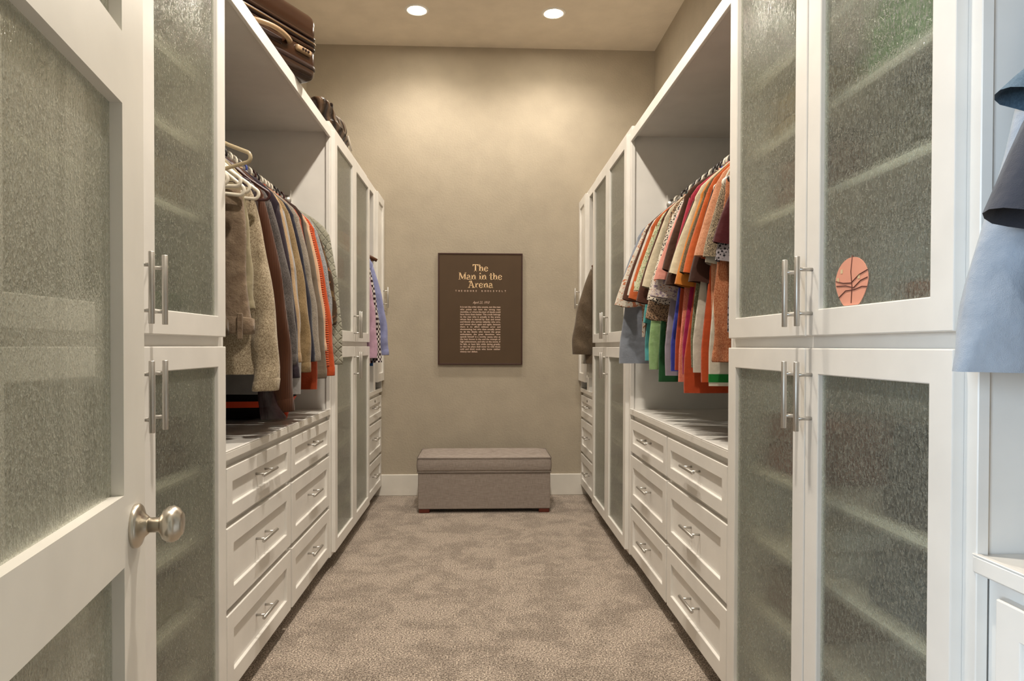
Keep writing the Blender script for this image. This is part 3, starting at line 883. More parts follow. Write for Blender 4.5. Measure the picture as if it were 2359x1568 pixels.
# ------------------------------------------------------------------ hangers and clothes
def hanger_meshes(kind, big=False):
    bm = bmesh.new()
    hook = [(.021 * math.cos(R(a)), 0, .021 * math.sin(R(a))) for a in range(-30, 200, 23)]
    hook = [(x - .0, y, z + .0) for x, y, z in hook] + [(-.012, 0, -.022), (0, 0, -.032), (0, 0, -.040 if kind != 'wood' else -.082)]
    tube(bm, hook, .0046 if kind != 'wood' else .0020, 8)
    if kind != 'wood': box(bm, -.017, .017, -.0035, .0035, -.050, -.016, .003)
    hk = mesh_from(bm, 'hook', True)
    bm = bmesh.new(); w = .225 if big else .168 if kind != 'wood' else .205
    if kind == 'wood':
        pts = [(-w, 0, -.150), (-w * .6, 0, -.108), (-w * .2, 0, -.084), (0, 0, -.080), (w * .2, 0, -.084), (w * .6, 0, -.108), (w, 0, -.150)]
        tube(bm, pts, [.011, .013, .012, .011, .012, .013, .011], 10); tube(bm, [(-w * .9, 0, -.150), (w * .9, 0, -.150)], .006, 8)
    else:
        zk = 1.20 if big else 1.0
        tip = [(w * .965 + .0125 * math.cos(R(a)), 0, -.180 + .0125 * math.sin(R(a))) for a in range(60, -91, -25)]
        pts = [(0, 0, -.036), (w * .2, 0, -.048), (w * .42, 0, -.086), (w * .75, 0, -.138)] + tip + [(w * .7, 0, -.1925), (0, 0, -.1925)]
        pts = [(x, y, -.036 + (z + .036) * zk) for x, y, z in pts]
        pts = pts + [(-x, y, z) for x, y, z in reversed(pts[1:-1])]
        tube(bm, pts, .0058 if kind in ('white', 'khaki') else .0048, 8, True)
    fr = mesh_from(bm, 'hanger_frame', True)
    c = {'white': lin(226, 218, 202), 'khaki': lin(176, 160, 130), 'black': lin(40, 30, 28), 'brown': lin(62, 26, 24), 'wood': lin(92, 56, 34), 'grey': lin(180, 174, 166), 'blue': lin(52, 70, 150)}[kind]
    mf = plain('hanger_' + kind, c, .4)
    fr.materials.append(mf)
    hk.materials.append(M_STEEL if kind in ('wood',) else mf)
    return hk, fr
HB = None
HM = {k: hanger_meshes(k) for k in ('white', 'khaki', 'black', 'brown', 'wood', 'grey', 'blue')}
HBIG = {k: hanger_meshes(k, True) for k in ('white', 'khaki', 'brown')}
HL = {'white': 'white tubular plastic hanger', 'khaki': 'khaki tubular plastic hanger', 'black': 'black slim hanger', 'brown': 'dark brown velvet hanger', 'wood': 'dark wooden hanger', 'grey': 'pale grey slim hanger', 'blue': 'blue plastic hanger'}
def hanger(kind, side, y, yaw, where, rz=ROD_Z, du=0.0, tilt=0.0, label=None, big=False):
    t = thing('clothes_hanger', label or (HL[kind] + ' holding a garment ' + where), 'hanger', (XC + side * ROD_A[side] - side * du, y, rz + .0145 - .0185), 0, 'hangers ' + where)
    t.rotation_euler = (0, tilt, (0 if side < 0 else math.pi) + yaw)
    hk, fr = (HBIG if big else HM)[kind]
    link('hook', hk, None, t); link('frame', fr, None, t)
    return t

def superring(cx, cy, W, T, n=28, p=2.5):
    pts = []
    for k in range(n):
        a = 2 * math.pi * k / n
        c, s = math.cos(a), math.sin(a)
        pts.append((cx + W * math.copysign(abs(c) ** (2 / p), c), cy + T * math.copysign(abs(s) ** (2 / p), s)))
    return pts

GEOM = {}
def garment(side, y, name, cat, label, mat, us=.205, half=.225, L=.72, sl='short', uo=.29, zo=-.45, wo=.15, T=.016, fold=.006, yaw=0.0, du=0.0, hang='black', where='', rz=ROD_Z, collar=True, cuff=None, tail=0.0, drop=.185, group=None, hangit=True, inner=True, bow=None, stripe=None):
    """a garment on a hanger: u (local x) points into the closet aisle; L = hem below the rod"""
    rng = random.Random(hash((label, 1)) if False else sum(ord(c) * (i + 1) for i, c in enumerate(label)))
    if hangit:
        import re
        short = re.split(r' with | next to | beside | behind | between | hanging |,| in | showing | high | on ', label)[0]
        hanger(hang, side, y, yaw, where, rz, du, 0, HL[hang] + ' holding the ' + short)
    t = thing(name, label, cat, (XC + side * (ROD_A[side] - du), y, rz), (0 if side < 0 else math.pi) + yaw, group)
    ph, k1 = rng.uniform(0, 6), rng.uniform(16, 26)
    if sl == 'short': zo += rng.uniform(-.022, .018); wo *= rng.uniform(.85, 1.1)
    rows = [(-.052, .055, .6), (-.058, .075, .8), (-.052 - (drop - .052) * .40, us * .66, 1), (-.052 - (drop - .052) * .70, us * .87, 1), (-drop, us * .985, 1.05), (-drop - .03, us, 1.1)]
    n = 11
    for i in range(n):
        f = (i + 1) / n
        z = -drop - .03 + (-L + drop + .03) * f
        rows.append((z, us + (half - us) * min(1, f * 1.2) ** .8, 1.15 + .25 * math.sin(f * 3)))
    bm = bmesh.new(); rings = []
    for z, W, tk in rows:
        f = max(0, (-z - drop) / (L - drop))
        r = []
        for (u, w) in superring(0, 0, W, T * tk):
            d = fold * f * math.sin(k1 * u + ph + 2.2 * f) + .35 * fold * f * math.sin(2.3 * k1 * u + 5 * f + ph)
            r.append((u + .004 * math.sin(9 * z + ph), w + d, z - (tail * (u / W) ** 2 if z < -L + 1e-4 else 0)))
        rings.append(r)
    loft(bm, rings, True, True, False)
    bo = part('body', bm, mat, t, True, local=True)
    if stripe:
        bm = bmesh.new(); base = rings[-1]
        loft(bm, [[(p[0] * 1.01, p[1] * 1.0 + math.copysign(.002, p[1] + .0), p[2] + dz) for p in base] for dz in (.012, .038)])
        part('hem_stripe', bm, stripe, bo, True, local=True)
    for sg in ((1, -1) if inner else (1,)):
        if sl == 'none': break
        bm = bmesh.new(); rings = []
        m = 9 if sl == 'short' else 18
        for i in range(m + 1):
            f = i / m
            e = 1 - (1 - f) ** (bow or (1.15 if sl == 'short' else 2.0))
            o_ = Vector((us - .002 + (uo - us) * e, -drop - .004 + (zo + drop) * f))
            in0 = Vector((us - .035, -drop - .20 if sl == 'short' else -drop - .21)); in1 = Vector((uo - wo, zo - (.005 + .05 * (.5 + .5 * math.sin(ph)) if sl == 'short' else .006)))
            g = f if sl == 'short' else f
            i_ = in0 + (in1 - in0) * g
            if sl == 'long': i_.x = in0.x + (in1.x - in0.x) * (1 - (1 - f) ** 1.5)
            c = (o_ + i_) / 2; h = (o_ - i_) / 2
            tk = T * (1.0 + (1.5 if sl == 'short' else .5) * f)
            if sl == 'long': tk *= 1 + .25 * math.sin(f * 22 + ph)
            r = []
            for (q, w) in superring(0, 0, 1, 1, 18, 2.3):
                wv = fold * 1.1 * math.sin(f * 8 + q * 4 + ph) * (.4 + .6 * f)
                p = c + h * q
                x = p.x + (.004 * math.sin(f * 17 + ph) * f if sl == 'long' else 0)
                r.append((sg * x, w * tk + wv - .002, p.y + (.006 * math.sin(3 * q + ph) * f if sl == 'short' else 0)))
            rings.append(r)
        loft(bm, rings, True, False, False)
        so = part('sleeve', bm, mat, t, True, local=True)
        if cuff and sl == 'long':
            bm = bmesh.new(); rr = []
            base = rings[-1]; cx = sum(p[0] for p in base) / len(base); cy = sum(p[1] for p in base) / len(base)
            for dz, k in ((.042, 1.0), (.038, 1.03), (.0, 1.02), (-.004, .97), (.004, .9)):
                bb = rings[-2] if dz > .03 else base
                cx = sum(p[0] for p in bb) / len(bb); cy = sum(p[1] for p in bb) / len(bb)
                rr.append([(cx + (p[0] - cx) * k, cy + (p[1] - cy) * k * 1.05, p[2] + (dz if bb is base else (dz - .04))) for p in bb])
            loft(bm, rr); part('cuff', bm, cuff, so, True, local=True)
    if collar:
        bm = bmesh.new(); rr = []
        for z, k in ((-.058, .92), (-.047, .90), (-.040, .85), (-.045, .78)):
            rr.append([(u, w, z) for (u, w) in superring(0, 0, .070 * k, T * .9 * k, 20)])
        loft(bm, rr); part('collar', bm, collar if not isinstance(collar, bool) else mat, t, True, local=True)
    return t

F = fabric
# --- right rod, from the near tall cabinet to the far one
RG = 'short-sleeved clothes on the rod opposite the suitcase'
W_R = 'on the rod of short-sleeved shirts'
def S(y, lab, mat, **k):
    d = dict(us=.195, half=.205, L=.66, sl='short', uo=.285, zo=-.445, T=.0095, fold=.003, group=RG, where=W_R, name='t_shirt', cat='shirt'); d.update(k)
    nm, ct = d.pop('name'), d.pop('cat')
    return garment(1, y, nm, ct, lab, mat, **d)
def B(y, lab, mat, **k):
    d = dict(us=.180, half=.235, L=.80, uo=.235, zo=-.42, wo=.13, T=.0095, fold=.006); d.update(k)
    return S(y, lab, mat, **d)
hk = ['black', 'black', 'white', 'black', 'grey', 'black', 'white', 'black', 'black', 'grey']
def H(i): return hk[i % len(hk)]
S(2.085, 'dark maroon velvet tee next to the paper basketball cabinet', F('maroon_velvet', (74, 20, 24), kind='plain'), us=.165, half=.17, uo=.235, zo=-.36, wo=.17, hang='black', yaw=R(-8))
S(2.115, 'black and grey printed tee with a rolled sleeve', F('black_grey_print', (36, 32, 36), (150, 142, 146), 'leopard', 1.3), us=.17, uo=.225, zo=-.44, half=.18, hang='white')
B(2.140, 'rust heather long-sleeved top with a turned-up cuff', F('rust_heather', (168, 92, 60), (205, 140, 100), 'heather'), sl='long', us=.18, uo=.222, zo=-.745, wo=.08, half=.165, L=.60, cuff=F('rust_heather', (168, 92, 60)), hang='black')
S(2.165, 'black and tan marled tee beside the maroon tee', F('marl_taupe', (66, 56, 48), (190, 170, 140), 'heather', 1.2), us=.185, uo=.247, zo=-.425, hang='grey')
B(2.185, 'white tee with a green hem stripe', F('white_cotton', (222, 214, 196)), half=.215, L=.83, hang='white', stripe=F('green_band', (26, 120, 50)))
S(2.205, 'salmon heather tee with a loose sleeve', F('salmon_heather', (206, 138, 104), (226, 166, 130), 'heather'), us=.195, uo=.262, zo=-.432, hang='black')
B(2.225, 'tangerine tee with a wide plain hem, behind the salmon tee', F('orange_cotton', (198, 84, 42)), half=.228, L=.82, hang='black')
S(2.245, 'chocolate brown tee with a leather-look sleeve', F('choc_brown', (66, 38, 28)), us=.19, uo=.268, zo=-.50, hang='black')
B(2.265, 'cream long tee hanging behind the chocolate brown tee', F('cream_jersey', (216, 206, 190)), half=.243, L=.79, hang='white')
S(2.283, 'bright orange plain tee beside the olive marled tee', F('bright_orange', (206, 98, 46)), us=.195, uo=.276, zo=-.44, hang='black')
B(2.298, 'olive green heather top with a straight body', F('olive_heather', (92, 92, 66), (134, 130, 98), 'heather'), half=.243, L=.775, hang='grey')
S(2.315, 'olive brown marled tee between the orange and amber tees', F('olive_brown', (84, 66, 42), (124, 102, 70), 'heather'), us=.195, uo=.279, zo=-.425, hang='black')
B(2.332, 'long orange-red tee, lowest hem on its rod', F('orange_red', (192, 76, 38)), half=.252, L=.862, hang='white')
S(2.350, 'amber tee with a stiff short sleeve', F('amber', (216, 132, 52)), us=.195, uo=.285, zo=-.475, hang='black')
B(2.372, 'magenta tee with a smooth body', F('magenta', (170, 38, 82)), half=.247, L=.80, hang='black')
S(2.395, 'cream tee with a wide short sleeve, in front of the dark brown tee', F('cream_tee', (224, 210, 178)), us=.20, uo=.293, zo=-.445, hang='white')
S(2.420, 'dark brown tee with a green-edged sleeve', F('dark_brown_tee', (70, 44, 30)), us=.20, uo=.30, zo=-.47, hang='black')
B(2.440, 'coral pink tee with a speckled body', F('coral', (222, 118, 96), (236, 146, 120), 'heather'), half=.245, L=.83, hang='grey')
S(2.465, 'crimson rose tee with a high shoulder', F('crimson', (178, 52, 72)), us=.20, uo=.275, zo=-.46, drop=.165, hang='black')
B(2.485, 'rust top showing a slim strip beside the royal blue top', F('rust_top', (178, 74, 44)), half=.245, L=.79, hang='black')
S(2.510, 'dark brown velvet tee behind the crimson tee', F('brown_velvet', (78, 50, 34)), us=.205, uo=.287, zo=-.40, drop=.16, hang='black')
B(2.532, 'royal blue shirt with a narrow body', F('royal_blue', (58, 66, 160)), half=.243, L=.795, hang='white')
S(2.560, 'blush pink tee with a flat sleeve', F('blush', (232, 158, 142)), us=.205, uo=.304, zo=-.455, hang='black')
S(2.590, 'white floral blouse with a ruffled sleeve', F('white_floral', (214, 200, 190), (150, 132, 150), 'floral', 2.0), us=.205, uo=.312, zo=-.505, wo=.17, hang='white')
B(2.620, 'lavender grey shirt with a creased body', F('lavender_grey', (160, 148, 160)), half=.243, L=.815, fold=.010, hang='white')
S(2.660, 'black and white leopard blouse with a long narrow sleeve', F('leopard_bw', (34, 30, 32), (226, 214, 196), 'leopard', 1.7), us=.205, uo=.306, zo=-.53, wo=.10, hang='black')
S(2.700, 'brown speckled leopard blouse with a wide sleeve', F('leopard_brown', (50, 36, 30), (164, 134, 106), 'leopard', 2.4), us=.205, uo=.303, zo=-.60, wo=.14, half=.22, hang='black')
B(2.745, 'dark green tee with a deep hem', F('dark_green', (36, 84, 46)), half=.240, L=.845, hang='black')
S(2.790, 'cream raglan tee with dark brown sleeves', F('cream_raglan', (216, 202, 174)), us=.205, uo=.296, zo=-.44, hang='white')
S(2.835, 'plain dark brown tee beside the cream raglan tee', F('plain_brown', (80, 46, 32)), us=.205, uo=.310, zo=-.51, hang='black')
B(2.880, 'light green tee with faint pink flowers', F('light_green', (150, 184, 124), (158, 190, 134), 'heather', .2), half=.242, L=.80, hang='white')
S(2.925, 'pale green leafy print shirt beside the lettered orange tee', F('pale_green_print', (206, 206, 170), (120, 140, 96), 'floral', 3.0), us=.205, uo=.300, zo=-.47, hang='black')
B(2.965, 'teal blue tee with a slipped sleeve', F('teal', (92, 176, 178)), half=.236, L=.765, uo=.25, zo=-.60, wo=.12, hang='grey')
orange_tee = S(3.010, 'orange tee with white letters on its sleeve', F('orange_letter', (196, 98, 52)), us=.205, uo=.305, zo=-.50, hang='black')
S(3.060, 'white slim tee beside the lettered orange tee', F('white_slim', (220, 212, 200)), us=.205, uo=.30, zo=-.48, hang='white')
S(3.110, 'brown tee behind the white slim tee', F('brown_tee_far', (84, 52, 38)), us=.205, uo=.312, zo=-.475, hang='black')
S(3.185, 'cream shirt with brown flowers and wide sleeves', F('cream_flowers', (222, 212, 196), (196, 120, 84), 'floral', 1.6), us=.205, uo=.332, zo=-.515, wo=.17, hang='black')
B(3.300, 'grey-blue cotton shirt beside the cabinet next to the brown blazer', F('grey_blue', (146, 152, 164)), us=.20, half=.285, L=.785, uo=.30, zo=-.46, fold=.012, T=.02, hang='white')
# lettering on the orange sleeve
sl = [c for c in orange_tee.children if c.name.startswith('sleeve')][0]
bm = bmesh.new()
for s_, size, u, z in (('UA', .046, .285, -.455), ('MMXX', .012, .285, -.468)):
    me = text_mesh(s_ if size > .02 else '- - -', size, 0, .0008); b2 = bmesh.new(); b2.from_mesh(me); bpy.data.meshes.remove(me)
    for v in b2.verts: v.co = Vector((u - v.co.x, .0245 + .0 * v.co.x, z + v.co.y))
    m2 = bpy.data.meshes.new('t'); b2.to_mesh(m2); b2.free(); bm.from_mesh(m2); bpy.data.meshes.remove(m2)
part('letter_print', bm, plain('white_print_ink', lin(236, 228, 214), .7), sl, local=True)

# --- left rod, long sleeves
LG = 'long-sleeved clothes on the rod under the suitcase'
W_L = 'on the rod under the suitcase'
def G(y, lab, mat, **k):
    d = dict(us=.195, half=.215, L=.78, sl='long', uo=.268, zo=-.80, wo=.085, T=.019, fold=.005, group=LG, where=W_L, name='sweater', cat='sweater', hang='white', cuff=mat); d.update(k)
    nm, ct = d.pop('name'), d.pop('cat')
    return garment(-1, y, nm, ct, lab, mat, **d)
def folded_trousers(y, lab, mat, mseam, us, zb, hang):
    hanger(hang, -1, y, 0, W_L, ROD_Z, 0, 0, 'white tubular hanger carrying the ' + ' '.join(lab.split()[:3]), True)
    t = thing('folded_jeans', lab, 'trousers', (XC - ROD_A[-1], y, ROD_Z), 0, 'trousers folded over hangers')
    bm = bmesh.new(); rings = []
    for i in range(15):
        f = i / 14; z = -.222 + (zb + .222) * f
        r = [(u + .006 * math.sin(7 * f), w * (1 + .12 * math.sin(9 * f)) + .004 * f * math.sin(22 * u + 5 * f), z) for (u, w) in superring(0, 0, us - .02 + .03 * f, .016 + .010 * f, 28, 4)]
        rings.append(r)
    loft(bm, rings, True, True, True); part('leg', bm, mat, t, True, local=True)
    bm = bmesh.new(); rr = []
    for z, k in ((zb + .05, 1.0), (zb + .045, 1.05), (zb, 1.06), (zb - .004, 1.0)):
        rr.append([(u * k, w * k, z - .012 * (u / us)) for (u, w) in superring(0, 0, us + .005, .028, 28, 5)])
    loft(bm, rr, True, False, True); wb = part('waistband', bm, mat, t, True, local=True)
    for u in (-.1, .06, us - .015):
        bm = bmesh.new(); box(bm, u - .008, u + .008, -.036, -.028, zb - .03, zb + .05, .002); part('belt_loop', bm, mat, wb, local=True)
    bm = bmesh.new(); tube(bm, [(us * .45, -.020, -.26), (us * .5, -.024, -.4), (us * .5, -.028, zb + .05)], .003, 6); part('seam', bm, mseam, t, True, local=True)
    bm = bmesh.new(); box(bm, -.03, us * .42, -.030, -.022, zb + .10, zb + .17, .002); part('pocket', bm, mat, t, local=True)
mden = F('taupe_denim', (118, 98, 80), (158, 138, 116), 'denim')
folded_trousers(2.120, 'olive brown trousers folded over a hanger beside the taupe jeans', F('olive_denim', (70, 54, 34), (98, 78, 50), 'denim'), F('olive_thread', (52, 38, 24)), .175, -.66, 'white')
folded_trousers(2.200, 'taupe denim jeans folded over a hanger, waistband hanging down', mden, F('taupe_thread', (84, 66, 52)), .225, -.655, 'white')
G(2.262, 'khaki linen shirt beside the taupe jeans', F('khaki_linen', (176, 164, 134)), us=.19, uo=.225, zo=-.58, L=.60, name='shirt', cat='shirt', T=.014)
G(2.335, 'oatmeal heather fleece sweater with a wide cuff', F('oatmeal', (148, 130, 106), (206, 190, 162), 'heather', .9), us=.20, uo=.283, zo=-.845, wo=.085, L=.80, T=.024, drop=.20, hang='white')
G(2.440, 'rust brown corduroy jacket with a very long sleeve', F('rust_cord', (74, 41, 22), (84, 48, 27), 'cord', 1.6), us=.20, half=.20, uo=.302, zo=-.925, wo=.085, L=.74, name='coat', cat='coat', hang='brown')
G(2.390, 'dark plum leather jacket in front of the rust corduroy jacket', F('plum_leather', (44, 24, 28), rough=.35, spec=.5), us=.195, half=.20, uo=.288, zo=-.945, wo=.085, bow=.45, L=.74, name='coat', cat='coat', hang='brown')
G(2.525, 'charcoal heather sweatshirt in front of the dark purple jacket', F('charcoal', (74, 68, 66), (112, 104, 100), 'heather', 1.1), us=.20, uo=.293, zo=-.765, wo=.11, L=.78, T=.020, hang='white')
G(2.585, 'dark purple zip jacket with a black yoke', F('dark_purple', (50, 38, 48)), us=.21, uo=.282, zo=-.815, wo=.08, L=.80, T=.018, name='jacket', cat='jacket', hang='black')
G(2.640, 'light tan knit with a slim sleeve', F('tan_knit', (176, 146, 110), (196, 166, 130), 'heather'), us=.205, uo=.276, zo=-.76, L=.79, hang='white')
G(2.690, 'light grey hoodie with a banded hem', F('light_grey', (170, 166, 164)), us=.20, half=.262, uo=.262, zo=-.70, L=.89, name='hoodie', cat='hoodie', hang='white')
G(2.745, 'brown khaki cardigan beside the light grey hoodie', F('khaki_knit', (134, 110, 76), (160, 136, 100), 'heather'), us=.205, uo=.290, zo=-.80, L=.80, name='cardigan', cat='cardigan', hang='grey')
G(2.800, 'navy blue fleece with a dark cuff', F('navy', (38, 36, 50)), us=.205, uo=.286, zo=-.76, L=.80, name='fleece', cat='fleece', hang='blue')
G(2.860, 'taupe grey heather pullover', F('taupe_heather', (132, 122, 110), (166, 154, 140), 'heather'), us=.21, uo=.294, zo=-.76, L=.80, hang='white')
G(2.910, 'burnt orange jacket with a pointed hem', F('burnt_orange', (160, 64, 28)), us=.205, half=.268, uo=.264, zo=-.70, L=.885, name='jacket', cat='jacket', hang='brown')
G(2.955, 'dark brown suede jacket high on the rod', F('brown_suede', (62, 42, 34)), us=.20, uo=.25, zo=-.73, drop=.15, L=.80, name='jacket', cat='jacket', hang='black')
G(3.000, 'grey-brown long cardigan with a straight cuff', F('grey_brown', (122, 108, 92)), us=.205, uo=.288, zo=-.835, L=.84, name='cardigan', cat='cardigan', hang='white')
G(3.045, 'pale peach thin sweater', F('peach', (226, 184, 150)), us=.205, uo=.28, zo=-.72, L=.78, T=.016, hang='white')
G(3.090, 'ribbed orange knit sweater', F('orange_rib', (170, 64, 30), (206, 94, 48), 'rib'), us=.205, uo=.283, zo=-.79, wo=.06, L=.82, T=.015, hang='white')
G(3.135, 'smooth bright orange fleece behind the ribbed knit', F('orange_fleece', (202, 84, 40)), us=.205, uo=.294, zo=-.83, L=.85, half=.25, T=.016, name='fleece', cat='fleece', hang='white')
G(3.200, 'blue and white marled cardigan', F('marl_blue', (96, 100, 112), (190, 190, 188), 'heather', 1.4), us=.205, uo=.275, zo=-.60, L=.78, name='cardigan', cat='cardigan', hang='black')
G(3.250, 'dark brown camouflage top with a bell sleeve', F('camo', (70, 50, 32), (112, 88, 56), 'floral', .6), us=.20, uo=.285, zo=-.60, wo=.13, L=.76, hang='black')
G(3.320, 'sage green quilted jacket beside the cabinet under the soft bag', F('sage_quilt', (156, 153, 136), kind='quilt'), us=.235, uo=.296, zo=-.785, wo=.13, L=.80, T=.030, name='jacket', cat='jacket', hang='brown')
# empty hangers sticking out near the tall cabinet
EM = 'empty hangers near the folded jeans'
for k, (kind, y, du, rz, tilt, lb) in enumerate((('white', 2.070, .0, 1.818, .05, 'empty white tubular hanger in front of the olive brown trousers'), ('white', 2.150, .012, 1.818, .08, 'empty white tubular hanger tipped down in front of the taupe jeans'),
                                             ('white', 2.235, .015, 1.818, .03, 'empty white tubular hanger between the taupe jeans and the khaki shirt'), ('khaki', 2.100, .02, 1.818, -.22, 'empty khaki tubular hanger raised above the other empty hangers'), ('brown', 2.290, .02, 1.818, -.02, 'dark brown velvet hanger with a plum scarf over its bar'))):
    h = hanger(kind, -1, y, R((-6, 5, 9, -12, 12)[k]), EM, rz, du, tilt, lb, True); h['group'] = EM
bm = bmesh.new(); rings = []
for i in range(9):
    f = i / 8
    rings.append([(.03 + .165 * f + .004 * math.sin(9 * f), w * (1 + .5 * math.sin(7 * q + 9 * f)), -.125 - .045 * f + q * .022 * (1 - .4 * f) + .003 * math.sin(20 * f + q * 3)) for (q, w) in superring(0, 0, 1, .009, 24)])
loft(bm, rings, True, True, True)
t = part('scarf', bm, F('plum_satin', (70, 48, 66), rough=.4, spec=.5), None, True)
t.location = (XC - ROD_A[-1] + .015, 2.262, 1.800); tag(t, 'plum satin scarf draped over the dark brown velvet hanger', 'scarf')

# --- far niches
garment(-1, 4.585, 'shirt', 'shirt', 'pink dress shirt in the niche by the back wall', F('pink_shirt', (206, 168, 190)), sl='long', us=.20, uo=.268, zo=-.81, wo=.07, L=.85, T=.016, hang='black', where='in the niche of dress shirts', rz=1.85, group='dress shirts in the niche by the back wall')
garment(-1, 4.632, 'shirt', 'shirt', 'black and white checked shirt in the niche by the back wall', F('check_shirt', (60, 40, 44), (220, 212, 208), 'check', 2.0), sl='long', us=.205, uo=.288, zo=-.84, wo=.06, L=.85, T=.016, hang='black', where='in the niche of dress shirts', rz=1.85, group='dress shirts in the niche by the back wall')
garment(-1, 4.680, 'shirt', 'shirt', 'royal blue dress shirt in the niche by the back wall', F('deep_blue_shirt', (44, 92, 150)), sl='long', us=.20, uo=.262, zo=-.77, wo=.07, L=.87, T=.016, hang='black', where='in the niche of dress shirts', rz=1.85, group='dress shirts in the niche by the back wall')
garment(-1, 4.730, 'shirt', 'shirt', 'pale lavender blue dress shirt with a buttoned cuff', F('lavender_blue', (158, 162, 206)), sl='long', us=.215, uo=.322, zo=-.79, wo=.09, L=.85, T=.018, hang='white', where='in the niche of dress shirts', rz=1.85, group='dress shirts in the niche by the back wall', cuff=F('lavender_blue', (158, 162, 206)))
hanger('wood', -1, 4.765, R(4), '', 1.85, .03, 0, 'empty dark wooden hanger in the niche of dress shirts')
garment(1, 4.715, 'white_shirt', 'shirt', 'white shirt hanging inside the niche behind the blazer', F('white_shirt', (226, 220, 208)), sl='long', us=.20, uo=.262, zo=-.80, wo=.08, L=.90, T=.018, hang='white', where='in the niche of the brown blazer', rz=1.80)
garment(1, 4.640, 'blazer', 'jacket', 'brown wool blazer hanging into the aisle at the back', F('brown_wool', (92, 78, 62), (118, 102, 84), 'heather'), sl='long', us=.215, uo=.340, zo=-.735, wo=.15, half=.25, L=.80, T=.03, hang='wood', where='in the niche of the brown blazer', rz=1.80, drop=.16)

# --- near bay on the right
garment(1, .830, 'polo_shirt', 'shirt', 'dark grey polo shirt with a stitched sleeve hem', F('dark_grey_polo', (72, 74, 84)), us=.150, half=.19, uo=.322, zo=-.536, wo=.20, L=.72, T=.018, bow=1.0, hang='black', where='in the bay of blue and grey tops', group='tops in the bay beside the door')
garment(1, .885, 'polo_shirt', 'shirt', 'steel blue polo shirt with a ribbed sleeve edge', F('steel_blue', (84, 108, 128), (96, 122, 142), 'heather'), us=.150, half=.18, uo=.266, zo=-.375, wo=.13, L=.70, T=.014, bow=1.0, drop=.27, hang='black', where='in the bay of blue and grey tops', group='tops in the bay beside the door')
garment(1, .935, 'windbreaker', 'jacket', 'pale grey windbreaker with an elastic cuff', F('pale_grey_nylon', (176, 186, 200), rough=.6), sl='long', us=.150, half=.18, uo=.290, zo=-.735, wo=.13, L=.74, T=.022, bow=1.05, fold=.006, hang='white', where='in the bay of blue and grey tops', group='tops in the bay beside the door')

# ------------------------------------------------------------------ things behind the rain glass
def folded(s, y, z, wy, wa, h, mat, label, name='folded_sweater', cat='clothes', a0=.81, n=2):
    t = thing(name, label, cat, (XC + s * (a0 + wa / 2), y, z))
    for k in range(n):
        bm = bmesh.new(); hh = h / n
        box(bm, XC + s * (a0 + .006 * k), XC + s * (a0 + wa - .004 * k), y - wy / 2 + .005 * k, y + wy / 2 - .007 * k, z + hh * k, z + hh * (k + 1) - .001, min(.014, hh * .42), 3)
        for v in bm.verts: v.co.z += .006 * (v.co.z - z) / h * math.sin(14 * v.co.y + 3 * k + y * 9)
        part('fold', bm, mat, t, True)
z1, z2, z3, z0 = 1.474, 1.668, 1.86, .775
folded(1, 1.27, z2, .34, .34, .17, F('moss_green', (96, 140, 88)), 'thick green folded blanket behind the glass above the paper basketball', 'folded_blanket', 'blanket', n=3)
folded(1, 1.27, z1, .30, .32, .15, F('olive_fold', (70, 66, 48)), 'dark olive folded sweater on the shelf under the green blanket')
folded(1, 1.22, 1.151, .20, .30, .085, F('rust_fold', (120, 66, 40)), 'rust brown folded shirt behind the paper basketball')
folded(1, 1.25, z0, .24, .32, .19, F('black_fold', (28, 26, 30)), 'tall black folded pile in the lower part of the paper basketball cabinet', n=3)
folded(1, 1.27, .583, .30, .34, .11, F('slate_fold', (70, 84, 96)), 'slate blue folded pile below the black pile')
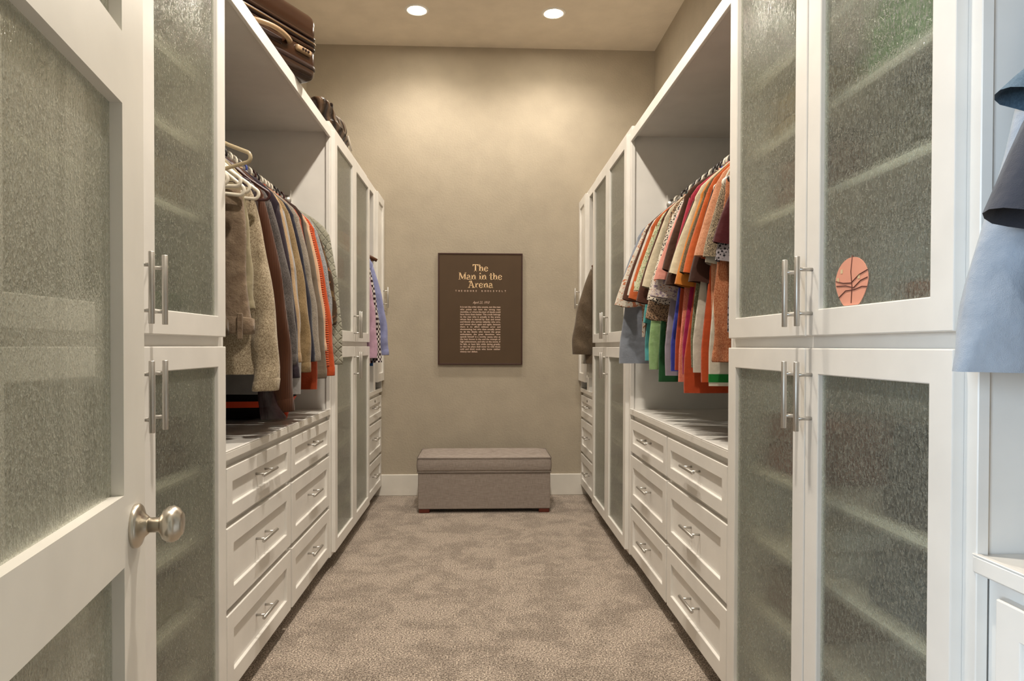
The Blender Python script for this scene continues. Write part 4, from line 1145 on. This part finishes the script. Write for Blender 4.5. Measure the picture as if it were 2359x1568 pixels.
folded(1, 1.20, .215, .26, .32, .15, F('magenta_fold', (150, 30, 84)), 'magenta folded sweater near the cabinet bottom', n=2)
folded(1, 1.76, z2, .30, .32, .12, F('tan_fold', (150, 130, 96)), 'tan folded sweater on the shelf level with the green blanket')
folded(1, 1.74, z1, .28, .32, .13, F('brown_red_fold', (110, 70, 46)), 'red brown folded sweater beside the olive one')
folded(1, 1.78, z0, .30, .32, .15, F('rust_red_fold', (124, 62, 40)), 'rust red folded pile beside the tall black pile')
folded(1, 1.66, .583, .20, .30, .10, F('white_fold', (220, 214, 204)), 'white folded towel in the paper basketball cabinet', 'folded_towel', 'towel')
folded(1, 1.78, .395, .30, .32, .10, F('grey_brown_fold', (96, 80, 66)), 'grey brown folded pile low in the paper basketball cabinet')
folded(-1, 1.79, z1, .34, .32, .12, F('khaki_fold', (120, 104, 74)), 'khaki folded pile behind the glass next to the taupe jeans')
folded(-1, 1.79, 1.151, .32, .32, .10, F('green_fold', (92, 110, 84)), 'grey green folded pile at the bottom of the upper glass door')
folded(-1, 1.79, z0, .32, .32, .14, F('brown_fold_l', (98, 82, 62)), 'brown folded pile behind the lower glass door by the entrance')
folded(-1, 1.79, .395, .30, .32, .11, F('sage_fold', (124, 124, 100)), 'sage folded pile near the floor behind the entrance door')
folded(-1, 3.74, z1, .34, .32, .13, F('pink_fold', (190, 118, 96)), 'dusty pink folded pile in the cabinet under the soft bag')
folded(-1, 3.74, z2, .30, .32, .10, F('cream_fold', (196, 186, 160)), 'cream folded pile in the cabinet under the soft bag')
folded(-1, 4.27, z2, .34, .32, .13, F('apricot_fold', (206, 150, 110)), 'apricot folded pile in the cabinet under the soft bag')
folded(-1, 3.74, .583, .30, .32, .12, F('brown_fold_f', (110, 86, 58)), 'dark tan folded pile low in the cabinet under the soft bag')
folded(1, 3.74, .395, .30, .32, .12, F('stone_fold', (150, 140, 120)), 'stone folded pile low in the cabinet beside the blazer')
folded(1, 4.27, z0, .30, .32, .10, F('taupe_fold', (120, 106, 90)), 'taupe folded pile in the cabinet beside the blazer')
